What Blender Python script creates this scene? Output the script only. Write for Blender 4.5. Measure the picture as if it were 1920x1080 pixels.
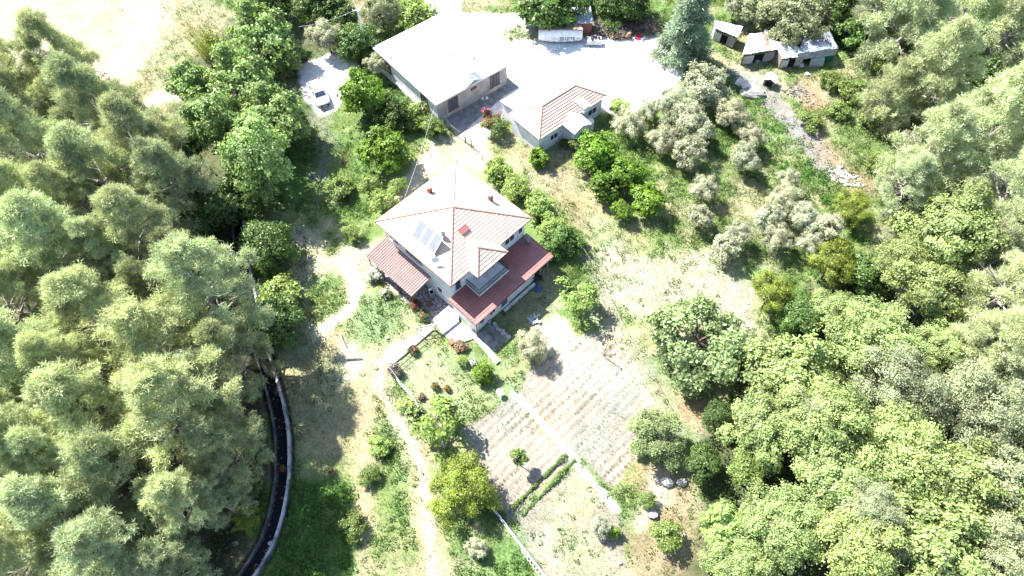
import bpy, math, random
import numpy as np
from mathutils import Vector, Matrix
R = math.radians
for o in list(bpy.data.objects): bpy.data.objects.remove(o)
sc = bpy.context.scene
col = sc.collection

# ------------------------------------------------------------------ camera, sky, sun, exposure
PITCH, FPX, CAMH = 58.0, 1250.0, 60.0
cam_d = bpy.data.cameras.new('camera'); cam = bpy.data.objects.new('camera', cam_d); col.objects.link(cam)
cam.location = (0, 0, CAMH); cam.rotation_euler = (R(90-PITCH), 0, 0)
cam_d.sensor_width = 36; cam_d.lens = 36*FPX/1920; cam_d.clip_end = 6000; cam_d.clip_start = 1
sc.camera = cam
SUN_EL, SUN_AZ = 48.0, 39.0           # shadows run towards (cos az, -sin az)
sd = Vector((-math.cos(R(SUN_AZ)), math.sin(R(SUN_AZ)), math.tan(R(SUN_EL)))).normalized()
w = bpy.data.worlds.new('World'); sc.world = w; w.use_nodes = True
nt = w.node_tree; sky = nt.nodes.new('ShaderNodeTexSky'); sky.sky_type = 'NISHITA'; sky.sun_disc = False
sky.sun_elevation = R(SUN_EL); sky.sun_rotation = math.atan2(sd.x, sd.y)
nt.links.new(sky.outputs[0], nt.nodes['Background'].inputs[0]); nt.nodes['Background'].inputs[1].default_value = 0.1
sl = bpy.data.lights.new('sun', 'SUN'); sl.energy = 5.0; sl.angle = R(0.5); sl.color = (1, .96, .9)
so = bpy.data.objects.new('sun', sl); col.objects.link(so); so.rotation_euler = sd.to_track_quat('Z', 'Y').to_euler()
sc.view_settings.view_transform = 'Standard'; sc.view_settings.look = 'None'
sc.view_settings.exposure = 2.12; sc.view_settings.gamma = 1

# ------------------------------------------------------------------ helpers
def at(px, py, z=0.0):
    x = (px-960)/FPX; y = (540-py)/FPX; a = R(PITCH)
    d = (x, math.cos(a)+y*math.sin(a), -math.sin(a)+y*math.cos(a))
    t = (z-CAMH)/d[2]
    return Vector((d[0]*t, d[1]*t, z))
def pxm(px, py, z=0.0):
    p = at(px, py, z); a = R(PITCH)
    return FPX/(p.y*math.cos(a)+(CAMH-z)*math.sin(a))
def at_np(px, py):
    px = np.asarray(px, float); py = np.asarray(py, float)
    x = (px-960)/FPX; y = (540-py)/FPX; a = R(PITCH)
    t = CAMH/(math.sin(a)-y*math.cos(a))
    return x*t, (math.cos(a)+y*math.sin(a))*t

def tag(o, label=None, cat=None, group=None, kind=None):
    if label: o['label'] = label
    if cat: o['category'] = cat
    if group: o['group'] = group
    if kind: o['kind'] = kind
    return o
def empty(name, loc=(0,0,0), rz=0, label=None, cat=None, group=None):
    o = bpy.data.objects.new(name, None); col.objects.link(o); o.location = loc; o.rotation_euler = (0,0,rz)
    o.empty_display_size = .2
    return tag(o, label, cat, group)

def np_mesh(name, verts, faces, mat, color=None, smooth=False):
    me = bpy.data.meshes.new(name)
    verts = np.asarray(verts, np.float32); faces = np.asarray(faces, np.int32)
    k = faces.shape[1]
    me.vertices.add(len(verts)); me.vertices.foreach_set('co', verts.ravel())
    me.loops.add(faces.size); me.loops.foreach_set('vertex_index', faces.ravel())
    me.polygons.add(len(faces)); me.polygons.foreach_set('loop_start', np.arange(0, faces.size, k, dtype=np.int32))
    try: me.polygons.foreach_set('loop_total', np.full(len(faces), k, np.int32))
    except Exception: pass
    if smooth: me.polygons.foreach_set('use_smooth', np.ones(len(faces), bool))
    if color is not None:
        ca = me.color_attributes.new('tint', 'FLOAT_COLOR', 'POINT')
        c = np.ones((len(verts), 4), np.float32); c[:, :3] = color; ca.data.foreach_set('color', c.ravel())
    me.update(calc_edges=True)
    if mat: me.materials.append(mat)
    return me

class MB:
    def __init__(s): s.v = []; s.f = []
    def add(s, vs, fs):
        n = len(s.v); s.v += [tuple(v) for v in vs]; s.f += [tuple(i+n for i in f) for f in fs]; return s
    def box(s, c, d, rz=0, rx=0, ry=0):
        m = Matrix.Rotation(rz,3,'Z') @ Matrix.Rotation(ry,3,'Y') @ Matrix.Rotation(rx,3,'X')
        c = Vector(c); vs = [c + m @ Vector((x*d[0]/2, y*d[1]/2, z*d[2]/2)) for z in (-1,1) for y in (-1,1) for x in (-1,1)]
        return s.add(vs, [(0,2,3,1),(4,5,7,6),(0,1,5,4),(2,6,7,3),(0,4,6,2),(1,3,7,5)])
    def bb(s, x0, x1, y0, y1, z0, z1): return s.box(((x0+x1)/2,(y0+y1)/2,(z0+z1)/2),(x1-x0,y1-y0,z1-z0))
    def tube(s, p, q, r0, r1=None, n=6, cap=True):
        p = Vector(p); q = Vector(q); r1 = r0 if r1 is None else r1
        d = (q-p); 
        if d.length < 1e-6: return s
        d.normalize(); a = d.orthogonal().normalized(); b = d.cross(a)
        vs = []
        for c, r in ((p,r0),(q,r1)):
            for i in range(n):
                t = 2*math.pi*i/n; vs.append(c + (a*math.cos(t)+b*math.sin(t))*r)
        fs = [(i,(i+1)%n,n+(i+1)%n,n+i) for i in range(n)]
        if cap: fs += [tuple(range(n-1,-1,-1)), tuple(range(n,2*n))]
        return s.add(vs, fs)
    def path(s, pts, r, n=6):
        for a, b in zip(pts[:-1], pts[1:]): s.tube(a, b, r, r, n)
        return s
    def prism(s, pts, z0, z1):
        n = len(pts); vs = [(p[0],p[1],z0) for p in pts]+[(p[0],p[1],z1) for p in pts]
        # ensure ccw
        ar = sum(pts[i][0]*pts[(i+1)%n][1]-pts[(i+1)%n][0]*pts[i][1] for i in range(n))
        if ar < 0: return s.prism(list(reversed(pts)), z0, z1)
        return s.add(vs, [tuple(range(n-1,-1,-1)), tuple(range(n,2*n))]+[(i,(i+1)%n,n+(i+1)%n,n+i) for i in range(n)])
    def slab(s, pts, t):
        "sheet through 3-D points, given thickness downwards"
        n = len(pts); pts = [Vector(p) for p in pts]
        nm = (pts[1]-pts[0]).cross(pts[2]-pts[0]).normalized()
        if nm.z < 0: pts.reverse(); nm = -nm
        vs = [p-nm*t for p in pts]+pts
        return s.add(vs, [tuple(range(n-1,-1,-1)), tuple(range(n,2*n))]+[(i,(i+1)%n,n+(i+1)%n,n+i) for i in range(n)])
    def ball(s, c, r, n=8, m=6, sc=(1,1,1), jit=0, seed=0):
        rnd = random.Random(seed); c = Vector(c); vs = [c+Vector((0,0,r*sc[2]))]
        for j in range(1,m):
            for i in range(n):
                t = math.pi*j/m; p = 2*math.pi*i/n; k = r*(1+rnd.uniform(-jit,jit))
                vs.append(c+Vector((k*math.sin(t)*math.cos(p)*sc[0], k*math.sin(t)*math.sin(p)*sc[1], k*math.cos(t)*sc[2])))
        vs.append(c-Vector((0,0,r*sc[2]))); L = len(vs)-1
        fs = [(0,1+i,1+(i+1)%n) for i in range(n)]
        for j in range(m-2):
            for i in range(n): a = 1+j*n+i; b = 1+j*n+(i+1)%n; fs.append((a,a+n,b+n,b))
        fs += [(L,L-n+(i+1)%n,L-n+i) for i in range(n)]
        return s.add(vs, fs)
    def build(s, name, mat, parent=None, loc=None, smooth=False):
        me = bpy.data.meshes.new(name); me.from_pydata(s.v, [], s.f); me.update()
        me.materials.append(mat)
        if smooth: me.polygons.foreach_set('use_smooth', [True]*len(me.polygons))
        o = bpy.data.objects.new(name, me); col.objects.link(o)
        if parent: o.parent = parent
        if loc is not None: o.location = loc
        return o

# ------------------------------------------------------------------ materials
def mat(name, c, rough=.8, c2=None, scale=3.0, detail=6, spec=.3, bump=.0, metal=0, bscale=None, stops=(.35,.65)):
    m = bpy.data.materials.new(name); m.use_nodes = True; N = m.node_tree; b = N.nodes['Principled BSDF']
    b.inputs['Roughness'].default_value = rough; b.inputs['Specular IOR Level'].default_value = spec; b.inputs['Metallic'].default_value = metal
    tc = N.nodes.new('ShaderNodeTexCoord')
    if c2 is None: c2 = tuple(x*.8 for x in c)
    no = N.nodes.new('ShaderNodeTexNoise'); no.inputs['Scale'].default_value = scale; no.inputs['Detail'].default_value = detail
    N.links.new(tc.outputs['Object'], no.inputs['Vector'])
    cr = N.nodes.new('ShaderNodeValToRGB'); cr.color_ramp.elements[0].position = stops[0]; cr.color_ramp.elements[1].position = stops[1]
    cr.color_ramp.elements[0].color = (*c2, 1); cr.color_ramp.elements[1].color = (*c, 1)
    N.links.new(no.outputs[0], cr.inputs[0]); N.links.new(cr.outputs[0], b.inputs['Base Color'])
    if bump:
        n2 = N.nodes.new('ShaderNodeTexNoise'); n2.inputs['Scale'].default_value = bscale or scale*6; n2.inputs['Detail'].default_value = 4
        N.links.new(tc.outputs['Object'], n2.inputs['Vector'])
        bp = N.nodes.new('ShaderNodeBump'); bp.inputs['Strength'].default_value = bump; bp.inputs['Distance'].default_value = .05
        N.links.new(n2.outputs[0], bp.inputs['Height']); N.links.new(bp.outputs[0], b.inputs['Normal'])
    return m
M = {}
M['wall'] = mat('white_render', (.6,.61,.62), .9, (.5,.51,.52), 1.2)
M['wall_old'] = mat('weathered_render', (.36,.34,.32), .95, (.19,.18,.17), .9, stops=(.3,.7))
M['concrete'] = mat('pale_concrete', (.58,.57,.55), .9, (.44,.43,.41), 1.4, bump=.2)
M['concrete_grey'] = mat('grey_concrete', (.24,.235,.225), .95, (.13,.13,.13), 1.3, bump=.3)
M['roof_white'] = mat('pale_roof_coating', (.68,.68,.68), .8, (.58,.58,.57), .5)
M['grey_metal'] = mat('grey_metal', (.32,.34,.37), .45, (.22,.24,.26), 2, spec=.5)
M['dark_metal'] = mat('dark_metal', (.03,.03,.035), .5)
M['white_paint'] = mat('white_paint', (.7,.7,.7), .5)
M['frame_brown'] = mat('red_brown_wood', (.17,.06,.045), .6)
M['glass'] = mat('dark_glass', (.04,.06,.09), .12, (.02,.03,.05), 2, spec=.6)
M['wood'] = mat('grey_wood', (.25,.21,.175), .95, (.11,.09,.075), 5)
M['stone'] = mat('patio_stone', (.34,.31,.3), .95, (.12,.11,.12), 4.5, 3, bump=.4, stops=(.42,.58))
M['rock'] = mat('pale_rock', (.42,.4,.38), .95, (.22,.21,.2), 3, bump=.5)
M['rock_grey'] = mat('grey_rubble', (.24,.215,.2), .95, (.12,.11,.1), 3, bump=.5)
M['black'] = mat('plain_black', (.012,.012,.014), .85, spec=.15)  # also colours the shaded insides of shed and kennel
M['rust'] = mat('rusty_sheet', (.33,.27,.24), .85, (.13,.07,.05), 1.1)
M['sheet'] = mat('worn_metal_sheet', (.5,.49,.48), .7, (.27,.22,.19), .9, stops=(.3,.5))
M['tarp'] = mat('pale_blue_grey_tarpaulin', (.32,.35,.39), .5, (.2,.22,.26), 1.5, bump=.5, bscale=3)
M['green_paint'] = mat('green_paint', (.02,.13,.1), .6)
M['red_brick'] = mat('brick', (.28,.11,.08), .9, (.16,.07,.06), 6)
M['straw'] = mat('dry_straw', (.3,.22,.14), .95, (.14,.09,.07), 6)
M['blue'] = mat('blue_plastic', (.05,.11,.25), .5)
M['red_flower'] = mat('red_petals', (.5,.02,.05), .7, (.35,.01,.06), 5)

def wave_mat(name, c, c2, scale, rough=.7, direction='X', dist=0.0, spec=.3):
    "bands along one object axis, with worn blotches"
    m = mat(name, c, rough, tuple(.75*x for x in c), 1.0, spec=spec); N = m.node_tree; b = N.nodes['Principled BSDF']
    tc = [n for n in N.nodes if n.type == 'TEX_COORD'][0]; cr = [n for n in N.nodes if n.type == 'VALTORGB'][0]
    wv = N.nodes.new('ShaderNodeTexWave'); wv.bands_direction = direction; wv.inputs['Scale'].default_value = scale; wv.inputs['Distortion'].default_value = dist
    N.links.new(tc.outputs['Object'], wv.inputs['Vector'])
    r2 = N.nodes.new('ShaderNodeValToRGB'); r2.color_ramp.elements[0].position = .12; r2.color_ramp.elements[1].position = .35
    N.links.new(wv.outputs[0], r2.inputs[0])
    mx = N.nodes.new('ShaderNodeMix'); mx.data_type = 'RGBA'
    N.links.new(r2.outputs[0], mx.inputs['Factor']); mx.inputs['A'].default_value = (*c2,1); N.links.new(cr.outputs[0], mx.inputs['B'])
    N.links.new(mx.outputs['Result'], b.inputs['Base Color'])
    return m
M['tile'] = wave_mat('sunlit_terracotta_tile', (.53,.40,.31), (.5,.36,.275), 1.05, .55, 'X', spec=.5)  # red tile made pale: its sunlit look is put into the colour
M['tile_y'] = wave_mat('sunlit_terracotta_across', (.53,.40,.31), (.5,.36,.275), 1.05, .55, 'Y', spec=.5)
M['tile_red_shaded'] = wave_mat('shaded_red_tile', (.255,.095,.085), (.2,.07,.065), 1.2, .5, 'X', spec=.5)  # same tile again, its shaded look put into the colour
M['tile_edge_shade'] = mat('shaded_tile_edge', (.3,.16,.11), .8, (.2,.1,.07), 4)  # course risers coloured darker to deepen their shade lines
M['ridge'] = mat('ridge_tile', (.4,.26,.2), .7, (.33,.18,.14), 3)
M['corr_red'] = mat('red_corrugated_sheet', (.27,.19,.175), .5, (.23,.155,.145), 1.2)

def leaf_material(name, transl=.35, gloss=.06):
    m = bpy.data.materials.new(name); m.use_nodes = True; N = m.node_tree; N.nodes.clear()
    out = N.nodes.new('ShaderNodeOutputMaterial'); oi = N.nodes.new('ShaderNodeObjectInfo'); at_ = N.nodes.new('ShaderNodeAttribute'); at_.attribute_name = 'tint'
    mu = N.nodes.new('ShaderNodeMix'); mu.data_type = 'RGBA'; mu.blend_type = 'MULTIPLY'; mu.inputs['Factor'].default_value = 1
    N.links.new(oi.outputs['Color'], mu.inputs['A']); N.links.new(at_.outputs['Color'], mu.inputs['B'])
    d = N.nodes.new('ShaderNodeBsdfDiffuse'); t = N.nodes.new('ShaderNodeBsdfTranslucent'); g = N.nodes.new('ShaderNodeBsdfGlossy'); g.inputs['Roughness'].default_value = .45
    g.inputs['Color'].default_value = (.75,.8,.6,1)
    br = N.nodes.new('ShaderNodeMix'); br.data_type = 'RGBA'; br.blend_type = 'MULTIPLY'; br.inputs['Factor'].default_value = 1; br.inputs['B'].default_value = (1.12,1.15,.72,1)
    N.links.new(mu.outputs['Result'], br.inputs['A'])
    N.links.new(mu.outputs['Result'], d.inputs[0]); N.links.new(br.outputs['Result'], t.inputs[0])
    m1 = N.nodes.new('ShaderNodeMixShader'); m1.inputs[0].default_value = transl; m2 = N.nodes.new('ShaderNodeMixShader'); m2.inputs[0].default_value = gloss
    N.links.new(d.outputs[0], m1.inputs[1]); N.links.new(t.outputs[0], m1.inputs[2]); N.links.new(m1.outputs[0], m2.inputs[1]); N.links.new(g.outputs[0], m2.inputs[2])
    N.links.new(m2.outputs[0], out.inputs[0]); return m
M['leaf'] = leaf_material('foliage', .42, .03)
M['needle'] = leaf_material('needles', .28, .02)
M['blade'] = leaf_material('grass_blades', .4, .01)
M['bark'] = mat('bark', (.16,.12,.095), .95, (.07,.05,.04), 5)
M['bark_pale'] = mat('pale_bark', (.3,.27,.24), .95, (.15,.13,.12), 5)

# ------------------------------------------------------------------ ground: masks from outlines on the land
rs = np.random.RandomState(7)
def vnoise(x, y, s, seed=0, octv=4):
    x = np.asarray(x, np.float64)/s; y = np.asarray(y, np.float64)/s; out = 0; amp = 1; tot = 0
    L = np.random.RandomState(seed).rand(256,256)
    for o in range(octv):
        xi = np.floor(x).astype(int); yi = np.floor(y).astype(int); fx = x-xi; fy = y-yi
        fx = fx*fx*(3-2*fx); fy = fy*fy*(3-2*fy)
        a = L[xi&255, yi&255]; b = L[(xi+1)&255, yi&255]; c = L[xi&255, (yi+1)&255]; d = L[(xi+1)&255, (yi+1)&255]
        out = out + amp*((a*(1-fx)+b*fx)*(1-fy)+(c*(1-fx)+d*fx)*fy); tot += amp; amp *= .55; x = x*2.03+17; y = y*2.03+31
    return out/tot
def seg_dist(X, Y, ax, ay, bx, by):
    dx = bx-ax; dy = by-ay; t = np.clip(((X-ax)*dx+(Y-ay)*dy)/(dx*dx+dy*dy+1e-9), 0, 1)
    return np.hypot(X-ax-t*dx, Y-ay-t*dy)
def poly_mask(X, Y, pts, soft=.6, warp=.8, seed=1):
    px, py = at_np([p[0] for p in pts], [p[1] for p in pts]); n = len(px)
    out = np.zeros(X.shape); bx = (X > px.min()-3) & (X < px.max()+3) & (Y > py.min()-3) & (Y < py.max()+3)
    x = X[bx]; y = Y[bx]
    if not len(x): return out
    d = np.full(x.shape, 1e9); ins = np.zeros(x.shape, bool)
    for i in range(n):
        j = (i+1) % n; d = np.minimum(d, seg_dist(x, y, px[i], py[i], px[j], py[j]))
        c = ((py[i] > y) != (py[j] > y)); ins ^= c & (x < (px[j]-px[i])*(y-py[i])/(py[j]-py[i]+1e-12)+px[i])
    sdv = np.where(ins, d, -d) + (vnoise(x, y, 2.2, seed)-.5)*2*warp
    out[bx] = np.clip(sdv/soft+.5, 0, 1); return out
def line_mask(X, Y, pts, wdt, soft=.5, warp=.4, seed=2):
    px, py = at_np([p[0] for p in pts], [p[1] for p in pts])
    bx = (X > px.min()-5) & (X < px.max()+5) & (Y > py.min()-5) & (Y < py.max()+5); out = np.zeros(X.shape)
    x = X[bx]; y = Y[bx]; d = np.full(x.shape, 1e9)
    for i in range(len(px)-1): d = np.minimum(d, seg_dist(x, y, px[i], py[i], px[i+1], py[i+1]))
    out[bx] = np.clip((wdt/2-d+(vnoise(x, y, 1.4, seed)-.5)*2*warp)/soft+.5, 0, 1); return out

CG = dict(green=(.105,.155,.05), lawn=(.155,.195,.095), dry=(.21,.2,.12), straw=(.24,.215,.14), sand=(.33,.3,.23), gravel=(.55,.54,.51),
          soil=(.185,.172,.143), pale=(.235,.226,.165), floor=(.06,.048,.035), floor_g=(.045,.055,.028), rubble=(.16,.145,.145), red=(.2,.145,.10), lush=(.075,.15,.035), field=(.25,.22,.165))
# (kind, colour, outline px, soft, warp, strength, grass density)
TILL_L = [(872,802),(962,742),(1072,858),(955,972),(925,925)]
TILL_R = [(985,702),(1075,632),(1150,625),(1205,705),(1235,770),(1190,862),(1150,915),(1080,850),(975,742)]
TILL_B = [(962,975),(1080,872),(1160,962),(1185,1090),(1035,1090)]
LAY = [
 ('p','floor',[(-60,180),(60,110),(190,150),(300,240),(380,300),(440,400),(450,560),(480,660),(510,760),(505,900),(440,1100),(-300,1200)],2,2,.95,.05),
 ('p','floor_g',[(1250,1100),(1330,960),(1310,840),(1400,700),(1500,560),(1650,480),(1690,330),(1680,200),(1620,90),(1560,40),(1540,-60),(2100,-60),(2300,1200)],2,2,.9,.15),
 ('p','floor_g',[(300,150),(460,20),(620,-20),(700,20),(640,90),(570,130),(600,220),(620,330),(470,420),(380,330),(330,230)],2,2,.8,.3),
 ('p','lush',[(470,400),(560,380),(640,300),(600,230),(480,300)],2,1.5,.7,1),
 ('p','lush',[(490,930),(540,900),(660,900),(690,980),(700,1100),(470,1100)],1.5,1.5,.85,1.2),
 ('p','field',[(-400,-60),(345,-60),(322,60),(262,150),(200,190),(60,120),(-60,190),(-400,200)],2,1.2,1,0),
 ('p','straw',[(255,-60),(400,-60),(420,60),(330,110),(300,200),(240,180),(300,60)],2,1.5,.7,.5),
 ('l','gravel',[(305,-30),(255,70),(212,130)],1.6,.6,.5,.8,0),
 ('l','dry',[(150,-30),(120,40),(90,90)],4,3,2,.5,.1),('l','dry',[(240,-30),(200,40),(160,100)],4,3,2,.6,.1),
 ('l','straw',[(285,-30),(232,70),(190,120)],.7,.4,.3,.8,0),
 ('l','sand',[(470,120),(400,170),(300,180),(230,225),(180,250)],2.6,1,1,.85,.1),
 ('p','gravel',[(800,-60),(870,-60),(862,22),(985,28),(1012,70),(1255,70),(1290,120),(1245,190),(1180,215),(1130,205),(1100,150),(960,160),(935,240),(905,268),(862,262),(828,222),(930,150),(800,50)],1,.8,1,0),
 ('p','gravel',[(935,110),(1120,110),(1150,190),(1100,200),(925,210)],.8,.5,1,0),
 ('p','straw',[(930,50),(1000,45),(1010,80),(960,80)],1,.8,.6,.6),
 ('p','green',[(925,58),(985,52),(1010,72),(950,76)],1,.8,.5,.9),
 ('p','gravel',[(556,122),(655,90),(672,125),(650,165),(628,205),(600,215),(575,180)],.8,.7,1,0),
 ('l','rubble',[(600,215),(615,280),(600,330)],2.5,1,1,.5,.4),
 ('p','sand',[(822,245),(862,262),(905,268),(930,300),(900,320),(856,300),(800,340),(765,370),(742,395),(720,380),(775,320),(800,280)],1,.8,.85,.15),
 ('p','dry',[(820,260),(870,262),(880,300),(850,305),(820,310)],1,.8,.5,.5),
 ('p','sand',[(555,430),(600,430),(630,470),(690,480),(690,520),(640,515),(585,520),(570,480)],1.5,2.2,.6,.3),
 ('l','sand',[(650,500),(668,540),(655,580),(618,605),(600,628)],1.5,.6,.4,1,0),
 ('l','sand',[(640,480),(700,470),(740,470)],2.4,1,.8,.6,.2),
 ('p','lawn',[(640,610),(675,565),(700,530),(765,572),(805,605),(760,640),(720,665),(690,675),(650,650)],1,.6,.9,.5),
 ('p','green',[(575,680),(650,695),(665,760),(600,775)],1.5,1.5,.8,.9),
 ('p','green',[(690,740),(720,740),(760,880),(770,1000),(700,1000)],1.5,1.2,.7,.9),
 ('p','lush',[(585,520),(640,515),(655,560),(615,600),(590,610),(560,560)],1,1,.6,.9),
 ('p','floor',[(560,760),(640,740),(670,850),(600,860)],1.5,1.8,.35,.3),
 ('p','straw',[(760,570),(800,605),(770,620),(745,600)],.8,.5,.5,.3),
 ('p','dry',[(505,650),(590,622),(650,650),(705,690),(700,870),(640,890),(560,860),(520,780)],2,1.6,.8,.4),
 ('p','sand',[(635,640),(690,665),(680,720),(640,720)],1.2,1,.7,.1),
 ('l','straw',[(700,660),(684,740),(688,840),(676,940),(680,1100)],1.5,.8,.5,.8,.15),
 ('l','sand',[(800,622),(745,650),(712,680),(708,720),(735,775),(785,845),(798,930),(812,1100)],.9,.6,.4,.95,.1),
 ('l','straw',[(800,622),(745,650),(712,680),(708,720),(735,775),(785,845),(798,930),(812,1100)],2.6,1,.6,.5,.3),
 ('p','lawn',[(740,690),(795,640),(870,645),(940,700),(965,740),(870,795),(800,760)],.8,.5,.95,.35),
 ('p','straw',[(745,695),(800,665),(850,700),(840,740),(790,755)],1.2,1.2,.7,.15),
 ('p','lawn',[(920,690),(960,660),(1010,690),(985,720),(950,735)],1,.6,.8,.4),
 ('p','soil',TILL_L,.4,.25,1,0), ('p','soil',TILL_R,.5,.4,1,0), ('p','soil',TILL_B,.5,.5,.9,.08),('p','pale',[(960,1000),(1060,960),(1130,1040),(1060,1100),(1040,1090)],1.5,1.5,.7,.25),
 ('p','sand',[(1010,690),(1075,632),(1150,625),(1205,705),(1170,740),(1080,720)],2,1.5,.6,0),
 ('p','dry',[(1020,940),(1080,885),(1130,930),(1080,975)],1,.8,.7,.2),
 ('p','lawn',[(1020,965),(1090,1000),(1180,1100),(1080,1100)],2,1,.5,.4),
 ('l','gravel',[(962,736),(1052,832),(1100,890),(1158,955)],.5,.3,.2,.9,0),
 ('l','lawn',[(985,770),(1065,850),(1140,935)],.5,.4,.3,.6,.5),
 ('p','sand',[(1000,612),(1040,585),(1065,600),(1085,640),(1035,665),(1015,650)],.8,.6,1,0),
 ('p','dry',[(940,600),(1020,510),(1060,512),(1055,570),(1010,610),(980,610)],1.2,.8,.8,.3),
 ('p','dry',[(980,290),(1060,260),(1180,440),(1170,480),(1100,490),(1060,400),(1000,340)],2,1.5,.7,.7),
 ('p','red',[(1020,310),(1060,300),(1100,420),(1075,440)],2,1.5,.5,.7),
 ('p','pale',[(1100,490),(1170,460),(1340,470),(1410,560),(1400,620),(1250,610),(1130,575)],2,2.2,.9,.35),
 ('l','pale',[(1120,570),(1170,640),(1220,720),(1260,790)],2.6,1.5,1,.7,.4),
 ('p','pale',[(880,560),(900,560),(900,570)],1,.3,.2,.1),
 ('l','straw',[(1330,100),(1375,125),(1420,150),(1480,170),(1530,190)],2.2,1,.8,.8,.15),
 ('l','rubble',[(1380,140),(1440,185),(1490,235),(1530,285),(1560,320)],3.2,1.3,1.2,.85,.1),
 ('p','rubble',[(1470,220),(1540,240),(1560,300),(1520,290)],1.2,1,.7,.1),
 ('p','red',[(1490,140),(1530,150),(1560,260),(1650,360),(1590,370),(1540,290)],2,1.8,.8,.45),
 ('p','straw',[(1330,60),(1420,70),(1500,120),(1470,160),(1400,140)],1.5,1,.6,.3),
 ('p','red',[(1195,860),(1260,860),(1310,940),(1300,1100),(1180,1100)],2,1.8,.75,.4),
 ('p','sand',[(1225,880),(1270,900),(1260,950),(1200,985)],1.5,1.2,.8,.1),
 ('p','red',[(1270,730),(1330,730),(1320,800),(1280,790)],1.5,1.2,.7,.6),
]
def ground_fields(X, Y):
    n1 = vnoise(X, Y, 7, 11); n2 = vnoise(X, Y, 1.6, 12); n3 = vnoise(X, Y, .55, 13, 2)
    base = np.clip((n1*.7+n2*.5-.60)*4+.3, 0, 1)[..., None]
    C = np.array(CG['green'])*(1-base)+np.array(CG['dry'])*base
    D = np.full(X.shape, .95)*(1-.45*base[..., 0])
    G = 1-base[..., 0]
    for i, l in enumerate(LAY):
        if l[0] == 'p': m = poly_mask(X, Y, l[2], l[3], l[4], i+20)*l[5]; dens = l[6]
        else: m = line_mask(X, Y, l[2], l[3], l[4], l[5], i+20)*l[6]; dens = l[7]
        C = C*(1-m[..., None])+np.array(CG[l[1]])*m[..., None]; D = D*(1-m)+dens*m
        gr = {'green':1,'lush':1,'lawn':.9,'floor_g':.7}.get(l[1], .12 if l[1] != 'pale' else .35); G = G*(1-m)+gr*m
    C = C*(.62+.45*n2+.38*n3)[..., None]*(1+(vnoise(X, Y, 3.5, 14)-.5)[..., None]*np.array((.38,0,-.1)))
    return C, D, G
row_dir = at(1010,740)-at(910,790); row_dir.normalize(); 
ROWA = math.atan2(row_dir.y, row_dir.x); ROWA = R(44)
def tilled(X, Y):
    return np.maximum(poly_mask(X, Y, TILL_L, .6, .1, 3), poly_mask(X, Y, TILL_R, .6, .1, 3)*.9)
def height(X, Y):
    q = -X*math.sin(ROWA)+Y*math.cos(ROWA)
    h = (vnoise(X, Y, 5, 5)-.5)*.16+(vnoise(X, Y, .7, 6, 2)-.5)*.07
    t = tilled(X, Y); q = q+(vnoise(X, Y, 3, 8)-.5)*.25
    h = h*(1-t)+t*(.06*np.sin(q*2*math.pi/.75)+(vnoise(X, Y, .5, 9, 2)-.5)*.07)
    return h-.03
xs = np.concatenate([[-3000,-1200,-500,-200,-130],np.arange(-92,92.01,.23),[130,200,500,1200,3000]])
ys = np.concatenate([[-1000,-300,-80,-20],np.arange(2,106,.23),[112,130,170,300,700,1500,4000]])
GX, GY = np.meshgrid(xs, ys); nx = len(xs); ny = len(ys)
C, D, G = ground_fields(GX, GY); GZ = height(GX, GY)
idx = np.arange(nx*ny).reshape(ny, nx)
gf = np.stack([idx[:-1,:-1], idx[:-1,1:], idx[1:,1:], idx[1:,:-1]], -1).reshape(-1, 4)
gm = bpy.data.materials.new('earth_and_turf'); gm.use_nodes = True; N = gm.node_tree; b = N.nodes['Principled BSDF']; b.inputs['Roughness'].default_value = 1; b.inputs['Specular IOR Level'].default_value = .1
a_ = N.nodes.new('ShaderNodeAttribute'); a_.attribute_name = 'tint'; tc = N.nodes.new('ShaderNodeTexCoord')
n1 = N.nodes.new('ShaderNodeTexNoise'); n1.inputs['Scale'].default_value = 5; n1.inputs['Detail'].default_value = 8; n1.inputs['Roughness'].default_value = .7
N.links.new(tc.outputs['Object'], n1.inputs['Vector'])
cr = N.nodes.new('ShaderNodeValToRGB'); cr.color_ramp.elements[0].position = .3; cr.color_ramp.elements[0].color = (.55,.55,.55,1); cr.color_ramp.elements[1].position = .7; cr.color_ramp.elements[1].color = (1.3,1.3,1.3,1)
N.links.new(n1.outputs[0], cr.inputs[0]); mu = N.nodes.new('ShaderNodeMix'); mu.data_type = 'RGBA'; mu.blend_type = 'MULTIPLY'; mu.inputs['Factor'].default_value = 1
N.links.new(a_.outputs['Color'], mu.inputs['A']); N.links.new(cr.outputs[0], mu.inputs['B']); N.links.new(mu.outputs['Result'], b.inputs['Base Color'])
bp = N.nodes.new('ShaderNodeBump'); bp.inputs['Strength'].default_value = .5; bp.inputs['Distance'].default_value = .06; N.links.new(n1.outputs[0], bp.inputs['Height']); N.links.new(bp.outputs[0], b.inputs['Normal'])
# cut the canal bed out of the ground by lowering it
CANAL = [(446,400),(450,470),(462,530),(478,600),(492,665),(508,720),(522,775),(529,830),(528,900),(518,960),(498,1020),(462,1082),(430,1130)]
cd = line_mask(GX, GY, CANAL, 1.9, .35, 0, 1); GZ = GZ-1.2*cd
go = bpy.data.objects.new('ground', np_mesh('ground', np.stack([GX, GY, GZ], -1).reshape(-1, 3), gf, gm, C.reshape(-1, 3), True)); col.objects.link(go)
tag(go, 'bare earth, dry turf and white gravel ground of the farm plot', kind='structure')

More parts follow.
